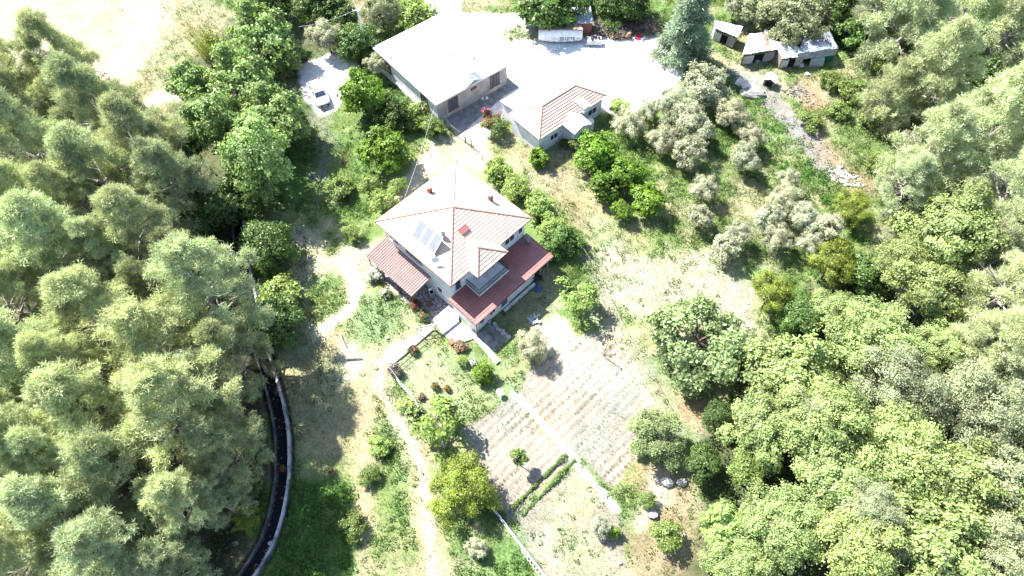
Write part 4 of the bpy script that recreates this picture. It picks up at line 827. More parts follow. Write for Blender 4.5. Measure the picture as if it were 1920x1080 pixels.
fence('wire_fence', [(922,952),(968,1012),(1030,1092)], 1.0, 2, 'grey wire fence on a kerb from the pomegranate to the bottom edge', M['grey_metal'], 'garden fences', .3)
fence('boundary_fence', [(1092,478),(1118,520),(1150,590),(1180,650),(1215,705),(1250,770)], 1.3, 2.4, 'long greenish wire fence along the right side of the plot', M['wood'], 'garden fences', mesh=False, pr_=.025)
fence('boundary_fence', [(838,240),(872,268),(905,300),(940,330)], 1.2, 2.0, 'low rusty fence between the main house and the courtyard', M['wood'], 'garden fences', mesh=False)
# gate
g = empty('garden_gate', at(800,622), R(12), 'white framed gate beside the terrace step', 'gate'); m = MB()
for p, q in (((-.85,0,.15),(.85,0,.15)),((-.85,0,1.25),(.85,0,1.25)),((-.85,0,.15),(-.85,0,1.25)),((.85,0,.15),(.85,0,1.25)),((0,0,.15),(0,0,1.25)),((-.85,0,.7),(.85,0,.7))): m.tube(p,q,.035,.035,5)
m.build('gate_frame', M['white_paint'], g); m = MB(); m.tube((-.95,0,0),(-.95,0,1.5),.05,.05,6); m.tube((.95,0,0),(.95,0,1.5),.05,.05,6); m.build('gate_post', M['white_paint'], g)
# white rings of wire on the lower fence
e = empty('wire_coil', at(980,1030), 0, 'loops of white cable hung along the bottom end of the wire fence', 'cable'); m = MB(); r = random.Random(4)
for i in range(11):
    c = at(982+i*5.2, 1034+i*7.0, .8)-at(980,1030); 
    pts = [c+Vector((math.cos(t*.6283)*.17, math.sin(t*.6283)*.17, .04*math.sin(t+i))) for t in range(11)]; m.path(pts, .022, 4)
m.build('loop', M['white_paint'], e)

# ------------------------------------------------------------------ irrigation canal
P = [at(*p) for p in CANAL]
sm = []
for i in range(len(P)-1):
    p0 = P[max(0,i-1)]; p1 = P[i]; p2 = P[i+1]; p3 = P[min(len(P)-1,i+2)]
    for k in range(9):
        t = k/9; sm.append(.5*((2*p1)+(p2-p0)*t+(2*p0-5*p1+4*p2-p3)*t*t+(3*p1-p0-3*p2+p3)*t*t*t))
sm.append(P[-1])
def ribbon(off0, off1, z0, z1, rough=0):
    m = MB(); vs = []; n = len(sm)
    for i, p in enumerate(sm):
        d = (sm[min(i+1,n-1)]-sm[max(i-1,0)]).normalized(); s = Vector((-d.y,d.x,0))
        w1 = float(vnoise(p.x, p.y, 1.1, 91, 2)-.5)*rough; w2 = float(vnoise(p.x, p.y, .8, 92, 2)-.5)*rough; a = p+s*(off0+w1*.4); b_ = p+s*(off1+w1); vs += [(a.x,a.y,z0),(b_.x,b_.y,z0),(b_.x,b_.y,z1+w2),(a.x,a.y,z1+w2*.6)]
    fs = []
    for i in range(n-1):
        for k in range(4): fs.append((4*i+k,4*i+(k+1)%4,4*i+4+(k+1)%4,4*i+4+k))
    fs += [(0,3,2,1),(4*n-4,4*n-3,4*n-2,4*n-1)]; return m.add(vs, fs)
cn = empty('irrigation_canal', (0,0,0), 0, 'narrow concrete water channel curving along the edge of the pine wood', 'canal')
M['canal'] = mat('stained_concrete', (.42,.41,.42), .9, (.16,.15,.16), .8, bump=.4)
ribbon(.54,.76,-.9,.3,.22).build('channel_wall', M['canal'], cn); ribbon(-.7,-.52,-.9,.1,.2).build('channel_wall', mat('dark_concrete', (.12,.11,.11), .9, (.04,.035,.04), .8), cn); ribbon(-.56,.58,-.95,-.55).build('channel_bed', M['black'], cn)  # left wall has a darker concrete tone than the right
db = MB(); rq = random.Random(9)
for i in range(160):
    k_ = rq.randrange(len(sm)-1); p = sm[k_].lerp(sm[k_+1], rq.random()); d = (sm[k_+1]-sm[k_]).normalized(); q = p+Vector((-d.y,d.x,0))*rq.choice([-.5,.5,.66,rq.uniform(-.5,.5)]); db.box((q.x,q.y,-.41 if abs(q.x-p.x)+abs(q.y-p.y) < .6 else .3), (rq.uniform(.05,.25), rq.uniform(.04,.12), .02), rq.uniform(0,3))
tag(db.build('leaf_litter', M['straw'], cn), kind='stuff')
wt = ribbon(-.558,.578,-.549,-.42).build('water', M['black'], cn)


# ------------------------------------------------------------------ vegetable rows
def veg_row(p, q, label, seed, wd=.22, h=.4, n=900, colr=(.1,.16,.04), kind=None, name='bean_row', cat='crop row', grp='bean rows', sz=.14):
    a = at(*p); b_ = at(*q); r = np.random.RandomState(seed); d = np.array(b_-a); L = np.linalg.norm(d[:2]); nv = np.array((-d[1],d[0],0))/L; t = r.rand(n)
    cl = np.clip((vnoise(t*L, t*0+seed, .9, seed, 3)-.33)*3.5, 0, 1.1)
    off = r.normal(0, wd*.5, n); z = np.abs(r.normal(0, h*.5, n))*cl+.02; off = off*(.4+cl); Pp = t[:, None]*d+off[:, None]*nv; Pp[:, 2] = z+.03
    V, F = leaf_quads(Pp, np.stack([off*0, off*0, off*0+1], -1), sz*r.uniform(.6, 1.3, n), .7, r)
    o = bpy.data.objects.new(name, np_mesh(name, V, F, M['blade'], np.repeat(np.array(colr)*r.uniform(.6, 1.3, (n, 1)), 4, 0))); col.objects.link(o); o.location = a; return tag(o, label, cat, grp, kind)
veg_row((958,955),(1062,852),'left one of the two dense green bean rows',1,.15,.38,1500,(.13,.19,.06))
veg_row((978,968),(1078,862),'right one of the two dense green bean rows',2,.15,.38,1500,(.13,.19,.06))
# seedlings in lines
r_ = np.random.RandomState(6); P_ = []; 
for (poly, sd_) in ((TILL_R, 1), (TILL_L, 2)):
    px_, py_ = at_np([p[0] for p in poly], [p[1] for p in poly]); cx, cy = px_.mean(), py_.mean()
    for q in np.arange(-16, 16, .82):
        if sd_ == 2 and int(q*10) % 3: continue
        for s in np.arange(-16, 16, .47):
            x = cx+s*math.cos(ROWA)-q*math.sin(ROWA); y = cy+s*math.sin(ROWA)+q*math.cos(ROWA); P_.append((x+r_.normal(0,.1), y+r_.normal(0,.07)))
P_ = np.array(P_); mk = (poly_mask(P_[:,0], P_[:,1], TILL_R, .1, 0) > .5)|(poly_mask(P_[:,0], P_[:,1], TILL_L, .1, 0) > .5); mk &= vnoise(P_[:,0], P_[:,1], 4, 61) > .45
P_ = P_[mk]; k = 7; n = len(P_); X = np.repeat(P_[:,0], k)+r_.normal(0, .06, n*k); Y = np.repeat(P_[:,1], k)+r_.normal(0, .06, n*k)
V, F = leaf_quads(np.stack([X, Y, height(X, Y)+r_.uniform(.03,.2,n*k)], -1), np.tile(np.array([[0,0,1.]]), (n*k,1)), r_.uniform(.05,.12,n*k), .6, r_)
o = bpy.data.objects.new('seedlings', np_mesh('seedlings', V, F, M['blade'], np.repeat(np.array((.12,.13,.06))*r_.uniform(.5,1.2,(n*k,1)), 4, 0))); col.objects.link(o); tag(o, 'small seedlings planted in lines over the ploughed plots', 'seedlings', kind='stuff')
blades('dry_stubble', 9000, lambda d, g, x, y: poly_mask(x, y, TILL_B, .4, .3), .12, .4, .03, lambda g, r, n: np.array((.3,.25,.17))*np.ones((n,1)), 8, 'dry broken stalks on the lowest vegetable plot', 'stubble', 4, .15, 1.2)
# ------------------------------------------------------------------ flat roofed house
FA = math.atan2(.64061, .76787)
fh = empty('flat_roofed_house', (-9.2316, 61.5406, 0), FA, 'single storey house with blown out pale flat roof and stained front wall above the courtyard', 'house')
m = MB(); m.bb(.3,11.4,.3,13.5,-.1,3.12); m.build('wall', M['wall_old'], fh)
m = MB(); m.bb(.29,.3-.003,.3,13.5,0,3.1); m.build('side_render', M['wall'], fh)
m = MB(); m.bb(0,11.6,0,13.8,3.125,3.32); rf = m.build('roof', M['roof_white'], fh)
m = MB()
m.tube((0,0,3.3),(11.6,0,3.3),.05,.05,5); m.tube((0,0,3.3),(0,13.8,3.3),.05,.05,5); m.build('roof_edge', M['concrete'], rf)
m = MB(); m.bb(-.02,.28,3.2,12.8,-.1,.45); m.build('plinth', M['concrete'], fh)
for a in (2.7, 9.4): 
    o = window(fh, (a,.3,1.75), 1.5, 1.75, 'y-', 'frame_brown', 1)
    m = MB()
    for i in range(6): m.bb(a-.66+i*.24,a-.63+i*.24,.16,.185,.95,2.55)
    m.build('grille', M['grey_metal'], o)
window(fh, (.3,3.0,1.5), 1.5, 2.1, 'x-', 'frame_brown', 0, name='door', sill=False); window(fh, (.3,11.0,1.7), 1.3, 1.2, 'x-', 'frame_brown')
m = MB(); m.bb(5.6,6.4,.16,.29,2.2,2.5); m.build('vent_box', M['frame_brown'], fh)
# gabled awning standing on the roof edge
aw = MB(); aw.slab([(4.2,-.25,3.45),(4.75,1.9,3.5),(5.75,1.1,4.15),(5.6,-.3,4.1)], .04); aw.slab([(5.6,-.3,4.1),(5.75,1.1,4.15),(7.3,1.6,3.5),(7.2,-.3,3.45)], .04); a_o = aw.build('awning', mat('blue_grey_sheet', (.13,.15,.18), .5, (.1,.12,.14), 2), fh)
aw = MB(); aw.tube((4.6,.6,3.5),(6.1,-.25,4.2),.07,.07,6); aw.tube((5.7,1.2,4.2),(6.6,-.3,3.6),.08,.08,6); aw.build('awning_frame', M['white_paint'], a_o)
m = MB(); m.box((3.4,2.6,3.36),(.06,1.3,.05),R(20)); m.tube((7.0,6.3,3.3),(7.0,6.3,3.7),.12,.12,8); m.build('roof_pipe', M['grey_metal'], fh)
m = MB(); m.path([(11.1,.3,3.3),(10.9,.5,3.7),(10.75,.9,3.9),(10.8,1.3,3.85)], .05, 6); m.build('curved_pipe', M['dark_metal'], fh)
dish(loc_at(fh, 8.0, 3.0, 3.32), R(20), 'grey satellite dish on the flat roof', .7, .5, 'concrete_grey')
m = MB(); m.bb(-.05,.05,-1.9,1.9,0,1.5); o = m.build('garden_wall', M['wall'], None, at(748,138), ); o.rotation_euler = (0,0,FA); tag(o, 'short white wall left of the flat roofed house', 'wall')
cy = px_prism('courtyard', [(838,222),(955,135),(980,160),(945,180),(862,252)], -.2, .03, M['concrete_grey']); tag(cy, 'courtyard concrete coloured grey in the shape of the flat roofed house shadow', kind='structure')  # grey slab follows the outline of the house's cast shadow
m = MB(); m.bb(-.14,.14,-.14,.14,.03,.3); m.box((.5,.1,.16),(.3,.25,.26),.4); m.box((-.35,.2,.12),(.25,.3,.2),.9); tag(m.build('white_boxes', M['white_paint'], None, at(905,186)), 'white boxes standing against the courtyard wall', 'box')
for i, (x, y) in enumerate([(873,266),(884,276)]):
    m = MB(); m.tube((0,0,0),(0,0,1.3),.08,.07,8); m.box((0,0,1.32),(.22,.22,.06)); tag(m.build('gate_pillar', M['wood'], None, at(x, y)), ['dark pillar of the courtyard entrance, upper one','dark pillar of the courtyard entrance, lower one'][i], 'pillar', 'entrance pillars')

# ------------------------------------------------------------------ small tiled house
SA = math.atan2(.655357, .755319)
th = empty('small_tiled_house', (3.1849, 56.0891, 0), SA, 'small low house with hipped tile roof and grey annex beside the white yard', 'house')
m = MB(); m.bb(.35,10.9,.35,5.2,-.1,2.98); m.bb(1.2,5.6,5.2,8.0,-.1,2.5); m.build('wall', M['wall'], th)
e0,e1,e2,e3 = (0,0,3),(11.25,0,3),(11.5,5.5,3),(0,5.5,3); q0=(2.9,2.75,4.45); q1=(8.4,2.75,4.45)
m = MB(); eg = MB(); course_slope(m,e0,e1,q0,q1,9,.045,eg); course_slope(m,e2,e3,q1,q0,9,.07); rf = m.build('roof', M['tile'], th); eg.build('tile_edge_shade', M['tile_edge_shade'], rf)
m = MB(); course_slope(m,e3,e0,q0,q0,9,.07); course_slope(m,e1,e2,q1,q1,9,.07); m.build('roof_side', M['tile_y'], rf)
m = MB(); m.bb(.05,11.2,.05,5.4,2.92,2.985); m.build('soffit', M['white_paint'], rf)
m = MB()
for p, q in ((e0,q0),(e3,q0),(q0,q1),(q1,e1),(q1,e2)): ridge(m,p,q,.08)
m.build('ridge_tiles', M['ridge'], rf)
m = MB(); m.slab([(1.0,5.2,3.12),(5.8,5.2,3.12),(5.8,8.25,2.6),(1.0,8.25,2.6)], .1); m.build('rear_roof', M['roof_white'], th)
window(th, (2.75,.35,1.5), 1.3, 1.0, 'y-', 'white_paint'); window(th, (9.2,.35,1.5), 1.5, 1.1, 'y-', 'white_paint')
m = MB(); m.bb(4.3,6.6,-1.6,.345,-.1,2.45); an = m.build('annex', M['wall'], th)
m = MB(); m.slab([(4.1,-1.75,2.5),(5.4,-1.75,3.0),(5.4,1.1,3.5),(3.6,.7,3.2)], .06); m.slab([(5.4,-1.75,3.0),(6.9,-1.75,2.5),(6.6,.6,3.1),(5.4,1.1,3.5)], .06); m.build('annex_roof', M['roof_white'], an)
window(th, (5.7,-1.6,1.5), .8, .8, 'y-', 'grey_metal', 0)
m = MB(); m.bb(7.0,7.9,-.3,1.3,2.9,3.75); m.bb(6.92,7.98,-.38,1.38,3.75,3.85); m.build('chimney', M['concrete'], th)
m = MB(); m.tube((7.3,-1.0,0),(7.3,-1.0,2.1),.62,.62,16); m.tube((7.3,-1.0,2.1),(7.3,-1.0,2.25),.6,.3,16); o = m.build('water_tank', M['concrete'], None, th.location); o.rotation_euler = th.rotation_euler; tag(o, 'pale upright water tank beside the annex of the small tiled house', 'tank')

# ------------------------------------------------------------------ parked car
F0 = at(613,205,.3); B0 = at(584,150,.5); dv = (F0-B0); ang = math.atan2(dv.y, dv.x); cc_ = (F0+B0)/2
car = empty('parked_car', (cc_.x, cc_.y, 0), ang, 'white saloon car parked on the white gravel left of the flat roofed house', 'car')
Lc = 4.75; Wc = 1.86
M['car'] = mat('white_car_paint', (.6,.61,.63), .25, (.57,.58,.6), .3, spec=.6); M['tyre'] = mat('tyre_rubber', (.02,.02,.02), .9)
def loft(secs, closed=True):
    m = MB(); n = len(secs[0]); vs = [p for s in secs for p in s]; fs = []
    for i in range(len(secs)-1):
        for j in range(n): fs.append((i*n+j, i*n+(j+1)%n, (i+1)*n+(j+1)%n, (i+1)*n+j))
    fs += [tuple(range(n-1,-1,-1)), tuple((len(secs)-1)*n+j for j in range(n))]
    return m.add(vs, fs)
def sec(x, w_, z0, z1, sh=.86):
    return [(x,-w_*.9,z0),(x,-w_,z0+.15),(x,-w_*1.0,z1-.2),(x,-w_*sh,z1),(x,-w_*.4,z1+.03),(x,w_*.4,z1+.03),(x,w_*sh,z1),(x,w_,z1-.2),(x,w_,z0+.15),(x,w_*.9,z0)]
h_ = Lc/2; k = Wc/2
body = loft([sec(-h_,k*.8,.35,.78),sec(-h_+.15,k*.93,.28,.95),sec(-h_+.8,k,.24,1.0),sec(-.2,k,.22,.95),sec(.9,k,.24,.93),sec(h_-.7,k*.97,.24,.84),sec(h_-.2,k*.88,.28,.72),sec(h_,k*.72,.34,.6)])
bo = body.build('body', M['car'], car, smooth=True)
def csec(x, w_, z0, z1, wt_): return [(x,-w_,z0),(x,-wt_,z1),(x,wt_,z1),(x,w_,z0)]
cab = loft([csec(-1.75,k*.78,.93,.96,k*.7),csec(-1.05,k*.88,.93,1.4,k*.66),csec(.1,k*.88,.93,1.45,k*.68),csec(.55,k*.87,.93,1.36,k*.66),csec(1.25,k*.84,.9,.93,k*.78)]); cab.build('roof', M['car'], bo, smooth=False)
def quadp(name, pts, t=.012, m_='glass'): 
    m = MB(); m.slab(pts, t); return m.build(name, M[m_], car)
quadp('windscreen', [(.62,-k*.62,1.365),(.62,k*.62,1.365),(1.17,k*.74,.99),(1.17,-k*.74,.99)])
quadp('rear_window', [(-1.12,-k*.6,1.385),(-1.12,k*.6,1.385),(-1.66,k*.68,1.03),(-1.66,-k*.68,1.03)])
for s in (-1,1):
    m = MB(); ys = lambda z: s*(k*.885-(z-.93)*k*.44+.008)
    for x0,x1,x2,x3 in ((-1.35,-.95,-.22,-.22),(-.12,-.12,.42,.85)): m.add([(x0,ys(1.0),1.0),(x3,ys(1.0),1.0),(x2,ys(1.36),1.36),(x1,ys(1.36),1.36),(x0,ys(1.0)-s*.02,1.0),(x3,ys(1.0)-s*.02,1.0),(x2,ys(1.36)-s*.02,1.36),(x1,ys(1.36)-s*.02,1.36)], [(0,1,2,3),(7,6,5,4),(0,4,5,1),(1,5,6,2),(2,6,7,3),(3,7,4,0)])
    m.build('side_window', M['glass'], car)
    m = MB(); m.box((.78,s*(k+.1),.98),(.16,.18,.12)); m.build('mirror', M['car'], car)
    m = MB(); m.box((h_-.12,s*k*.62,.62),(.2,.36,.13),-s*.35); m.build('headlight', M['glass'], car)
    m = MB(); m.box((-h_+.06,s*k*.66,.78),(.12,.34,.14),s*.2); m.build('tail_light', M['red_flower'], car)
    for x in (-1.4,1.42):
        m = MB(); m.tube((x,s*(k-.2),.31),(x,s*(k+.01),.31),.31,.31,18); wo = m.build('wheel', M['tyre'], car); m = MB(); m.tube((x,s*(k),.31),(x,s*(k+.022),.31),.19,.17,12); m.build('rim', M['grey_metal'], wo)
m = MB(); m.box((h_-.02,0,.47),(.1,1.1,.2)); m.build('grille', M['black'], car); m = MB(); m.box((h_+.035,0,.42),(.02,.5,.11)); m.build('number_plate', M['white_paint'], car)
# firewood line left of the car
bare(590,185,12,1.5,'brown cut branches lying left of the parked car','dry_branches','straw','branches',seed=12,up=.3)

# ------------------------------------------------------------------ banner, brick hut, brushwood along the top of the yard
bn = empty('lettered_banner', (6.6, 77.3, 0), R(0), 'long white tarpaulin lettered 2013\'TE drooping over a low wall under the spreading tree', 'banner')
m = MB(); n = 30; vs = []; fs = []
for s in (0,1):
    for i in range(n+1):
        u_ = -1+2*i/n; x = u_*3.0
        for (yy, z) in ((.75,2.0-.1*u_*u_),(.12,1.85-.05*u_*u_),(-.12,1.15),(-.22,.35+.38*u_*u_)): vs.append((x+.03*math.sin(i*2.1), yy+.05*math.sin(i*1.3)+.02*s, z+.02*math.cos(i*1.7)-.015*s))
q = 4*(n+1)
for i in range(n):
    for j in range(3): a = 4*i+j; fs += [(a,a+1,a+5,a+4),(q+a,q+a+4,q+a+5,q+a+1)]
m.add(vs, fs); m.build('tarpaulin', M['white_paint'], bn, smooth=True)
m = MB(); m.bb(-2.9,2.9,.3,1.6,0,1.75); m.build('low_wall', M['wall_old'], bn)
m = MB(); m.bb(-3.0,3.0,.15,.7,1.96,2.03); m.build('straw_edge', M['straw'], bn)
def text(body, size, loc, rot, m_, par, name='lettering'):
    cu = bpy.data.curves.new(name, 'FONT'); cu.body = body; cu.size = size; cu.extrude = .004; cu.align_x = 'LEFT'
    t = bpy.data.objects.new('tmp', cu); col.objects.link(t); dg = bpy.context.evaluated_depsgraph_get(); me = bpy.data.meshes.new_from_object(t.evaluated_get(dg)); bpy.data.objects.remove(t)
    me.materials.clear(); me.materials.append(m_); o = bpy.data.objects.new(name, me); col.objects.link(o); o.parent = par; o.location = loc; o.rotation_euler = rot; return o
text("2013'TE", .66, (-.15,-.285,.62), (R(82),0,R(1)), M['dark_metal'], bn)
m = MB(); m.bb(-1.15,-.3,-.2,-.185,.84,.87); o = m.build('line_mark', M['dark_metal'], bn); o.location = (0,-.07,0)
m = MB(); m.bb(-.05,.55,-.2,-.185,-.04,.06); o = m.build('small_mark', M['grey_metal'], bn); o.location = (2.2,-.05,.86)
hut = empty('brick_hut', at(1096,62), R(5), 'little brick hut with grey sheet roof between banner and brushwood', 'hut')
m = MB(); m.bb(-.9,.9,-.2,2.2,0,1.9); m.build('wall', M['red_brick'], hut); m = MB(); m.slab([(-1.6,-.5,1.95),(1.0,-.5,1.95),(1.0,2.6,2.4),(-1.6,2.6,2.4)], .05)
for i in range(14): m.tube((-1.55+i*.19,-.5,1.97),(-1.55+i*.19,2.6,2.42),.03,.03,4)
m.build('roof', M['grey_metal'], hut)
m = MB(); r = random.Random(3); m.box((0,0,.75),(1.9,.9,.06)); 
for a in (-.85,.85):
    for b_ in (-.4,.4): m.tube((a,b_,0),(a,b_,.73),.04,.04,5)
wb = m.build('work_table', M['wood'], None, at(1113,82)); tag(wb, 'old table with hanging cloth standing right of the banner', 'table')
m = MB(); m.slab([(-1.0,-.5,.82),(1.0,-.5,.82),(1.0,.5,.82),(-1.0,.5,.82)], .02); m.slab([(-1.0,-.5,.82),(1.0,-.5,.82),(1.05,-.62,.25),(-1.05,-.62,.3)], .02); m.build('cloth', M['concrete'], wb)
for i in range(20):
    m = MB() if i == 0 else m; m.box((r.uniform(-.8,.8), r.uniform(-.35,.4), .9+r.uniform(0,.15)), (r.uniform(.1,.35), r.uniform(.1,.3), r.uniform(.08,.25)), r.uniform(0,3), r.uniform(-.4,.4))
tag(m.build('tools_heap', M['dark_metal'], None, at(1113,82)), 'dark odds and ends piled on the old table', 'junk')
def brush(px, py, w_, d_, h, n, label, c, seed, name='brushwood_pile', th=.03):
    r = random.Random(seed); m = MB()
    for i in range(n):
        p = Vector((r.uniform(-w_,w_), r.uniform(-d_,d_), r.uniform(0,h))); a = r.gauss(1.3,.5); L = r.uniform(.8,1.9); m.tube(p, p+Vector((math.cos(a)*L, math.sin(a)*L, r.uniform(-.3,.5))), th, th*.4, 3, False)
    return tag(m.build(name, M[c], None, at(px, py)), label, 'brushwood')
brush(1140,62,1.9,1.3,1.1,420,'tall heap of greyish dry brushwood right of the brick hut','wood',1); brush(1190,58,3.0,1.2,1.0,500,'dark long brushwood stack under the dark green tree','bark',2); brush(1158,72,1.1,.6,.6,220,'small pile of light split sticks before the brushwood','straw',3)
for (x, y, d3, rz, mt, lab) in [(1168,66,(.8,.5,.7),.2,'blue','blue and white container by the brushwood'),(1178,72,(.5,.3,.9),.5,'straw','light wooden board standing by the brushwood'),(1197,70,(1.1,.9,.12),.6,'red_flower','faded red rug lying by the brushwood'),(1206,73,(.7,.4,.15),.7,'concrete','white cloth beside the faded red rug'),(1189,70,(.7,.6,.08),.5,'tarp','pale grey mat left of the faded red rug'),(1210,52,(.8,.5,.3),.1,'grey_metal','grey metal tub behind the faded red rug'),(1225,64,(1.6,1.0,.1),.3,'wood','brown board under the dark green tree')]:
    m = MB(); m.box((0,0,d3[2]/2),d3,rz); m.box((d3[0]*.2,.05,d3[2]+.03),(d3[0]*.4,d3[1]*.5,.05),rz+.5); tag(m.build('yard_item', M[mt], None, at(x, y)), lab, 'yard clutter', 'clutter along the top of the yard')
# pallets under the cedar
for i, (x, y, lab) in enumerate([(1262,108,'weathered pallet leaning at the foot of the cedar, left'),(1278,106,'weathered pallet at the foot of the cedar, right')]):
    m = MB()
    for k in range(7): m.box((0,-.55+k*.18,.5),(1.2,.1,.03),0,0,0)
    for k in (-.5,0,.5): m.box((k,0,.44),(.09,1.2,.09))
    o = m.build('pallet', M['wood'], None, at(x, y)); o.rotation_euler = (R(25),0,R(20+i*30)); tag(o, lab, 'pallet', 'pallets')

# ------------------------------------------------------------------ tin sheds
def shed(name, pts, z, base, label, roof_m, wall_m, front='wall_old', seed=1, ribs=0):
    "pts: roof outline in px at height z (list of (x,y,z))"
    P = [at(*p) for p in pts]; c = at(base[0], base[1]); e = empty(name, c, 0, label, 'shed'); r = random.Random(seed)
    L = [p-c for p in P]; n = len(L); cen = sum(L, Vector())/n
    # roof as several sheets laid side by side, slightly uneven
    a0, a1, b1, b0 = L[0], L[1], L[2], L[3]; k = 5
    for i in range(k):
        s0 = i/k; s1 = (i+1)/k+.02; dz = Vector((0,0,r.uniform(-.04,.06)))
        q = [a0.lerp(a1,s0)+dz, a0.lerp(a1,min(1,s1))+dz, b0.lerp(b1,min(1,s1))+dz+Vector((r.uniform(-.1,.1),r.uniform(-.2,.1),0)), b0.lerp(b1,s0)+dz]
        m = MB(); m.slab(q, .03)
        for j in range(ribs): f = (j+.5)/ribs; m.tube(q[0].lerp(q[1],f)+Vector((0,0,.01)), q[3].lerp(q[2],f)+Vector((0,0,.01)), .028, .028, 4)
        m.build('roof_sheet', M[roof_m[i % len(roof_m)]], e)
    I = [cen+(p-cen)*.9 for p in L]; m = MB()
    for i in range(4):
        p, q = I[i], I[(i+1)%4]; nn = max(2, int((q-p).length/.32)); d = (q-p)/nn
        if i == 2:   # front: battens with gaps
            for j in range(nn): s = p+d*(j+.5); m.box((s.x,s.y,(s.z-.12)/2),(.16,.04,s.z-.12),math.atan2(d.y,d.x))
            for z_ in (.35,.9,1.4): m.tube((p.x,p.y,z_),(q.x,q.y,z_),.04,.04,4)
        else: 
            mid = (p+q)/2; m.add([(p.x,p.y,0),(q.x,q.y,0),(q.x,q.y,q.z-.06),(p.x,p.y,p.z-.06)]+[(v.x+.04,v.y+.04,v.z) for v in (Vector((p.x,p.y,0)),Vector((q.x,q.y,0)),Vector((q.x,q.y,q.z-.06)),Vector((p.x,p.y,p.z-.06)))], [(0,1,2,3),(7,6,5,4),(0,4,5,1),(1,5,6,2),(2,6,7,3),(3,7,4,0)])
    m.build('wall', M[wall_m], e)
    p, q = I[2], I[3]; a_ = math.atan2((q-p).y, (q-p).x); L_ = (q-p).length; nv_ = Vector((-(q-p).y, (q-p).x, 0)).normalized(); nv_ = nv_ if nv_.y < 0 else -nv_
    for k_, (f0, f1, z0, z1) in enumerate([(.03,.36,.1,1.5),(.66,.97,.15,1.35)]):
        c_ = p.lerp(q, (f0+f1)/2)+nv_*.08; m = MB(); m.box((c_.x, c_.y, (z0+z1)/2), ((f1-f0)*L_, .04, z1-z0), a_+.02*k_, R(4)); m.build('front_panel', M[front if k_ == 0 else 'sheet'], e)
    c_ = p.lerp(q, .5)+nv_*.06; m = MB(); m.box((c_.x, c_.y, .75), (.3*L_, .03, 1.3), a_); m.build('opening', M['black'], e)  # black sheet imitating the shade inside the shed front
    return e
s1 = shed('tin_shed', [(1339,37,2.1),(1393,50,2.1),(1384,70,1.9),(1340,52,1.9)], 2, (1362,68), 'small shed with bright tin roof right of the cedar', ['sheet','roof_white','sheet'], 'wall_old', seed=1)
s2 = shed('tin_shed', [(1405,64,2.3),(1442,60,2.3),(1462,92,1.9),(1392,102,1.9)], 2, (1430,110), 'middle shed with white and rust streaked sheets', ['roof_white','roof_white','sheet','rust','sheet'], 'wood', seed=2, ribs=4)
s3 = shed('tin_shed', [(1450,76,2.1),(1486,80,2.1),(1514,103,1.8),(1467,109,1.8)], 2, (1482,118), 'slatted coop with white sheet roof in front of the long shed', ['roof_white','sheet'], 'wood', seed=3, ribs=3)
m = MB(); m.slab([(-1.0,-.6,0),(1.0,-.6,0),(1.0,.6,.15),(-1.0,.6,.15)], .03)
for i in range(8): m.tube((-.95+i*.27,-.6,.02),(-.95+i*.27,.6,.17),.05,.05,5)
o = m.build('corrugated_panel', M['grey_metal'], None, at(1446,66,2.1)); o.rotation_euler = (0,0,R(-25)); tag(o, 'dark corrugated sheet thrown on the middle shed roof', 'sheet')
ls = empty('covered_shed', at(1540,110), 0, 'long shed covered with pale blue-grey tarpaulin and green painted front', 'shed')
c = at(1540,110); r = random.Random(8)
def grid_sheet(p00, p10, p11, p01, n, amp, seed, thick=.04):
    m = MB(); rr = np.random.RandomState(seed); vs = []; nn = n+1
    for s in (0,1):
        for j in range(nn):
            for i in range(nn):
                p = p00.lerp(p10, i/n).lerp(p01.lerp(p11, i/n), j/n); k = float(vnoise(p.x+50, p.y+50, 1.1, seed)-.5)*amp; vs.append((p.x, p.y, p.z+k-thick*s))
    fs = []
    for j in range(n):
        for i in range(n): a = j*nn+i; b_ = a+nn*nn; fs += [(a,a+nn,a+nn+1,a+1),(b_,b_+1,b_+nn+1,b_+nn)]
    for i in range(n):
        a = i; b_ = a+nn*nn; fs.append((a,a+1,b_+1,b_)); a = n*nn+i; b_ = a+nn*nn; fs.append((a,b_,b_+1,a+1)); a = i*nn; b_ = a+nn*nn; fs.append((a,b_,b_+nn,a+nn)); a = i*nn+n; b_ = a+nn*nn; fs.append((a,a+nn,b_+nn,b_))
    return m.add(vs, fs)
q = [at(1512,60,2.5)-c, at(1552,52,2.5)-c, at(1572,90,2.2)-c, at(1496,100,2.2)-c]
grid_sheet(q[3], q[2], q[1], q[0], 18, .35, 5).build('tarpaulin', M['tarp'], ls, smooth=True)
q2 = [at(1496,84,2.35)-c, at(1514,82,2.5)-c]
m = MB()
for a, b_ in ((q[3], q[2]),): 
    m.add([(a.x,a.y-.02,a.z),(b_.x,b_.y-.02,b_.z),(b_.x,b_.y-.1,1.15),(a.x,a.y-.1,1.15),(a.x,a.y+.04,a.z),(b_.x,b_.y+.04,b_.z),(b_.x,b_.y,1.15),(a.x,a.y,1.15)], [(0,3,2,1),(4,5,6,7),(0,1,5,4),(3,7,6,2),(0,4,7,3),(1,2,6,5)])
m.build('hanging_cover', M['tarp'], ls)
a, b_ = q[3].lerp(q[2],.45), q[2]; m = MB(); mid = (a+b_)/2; m.box((mid.x, mid.y+.15, .58),((b_-a).length,.08,1.16),math.atan2((b_-a).y,(b_-a).x)); m.build('green_front', M['green_paint'], ls)
m = MB(); cen = (q[0]+q[1]+q[2]+q[3])/4; m.box((cen.x,cen.y+.2,1.0),(3.6,1.9,2.0),math.atan2((b_-a).y,(b_-a).x)); m.build('inner_wall', M['wood'], ls)
m = MB()
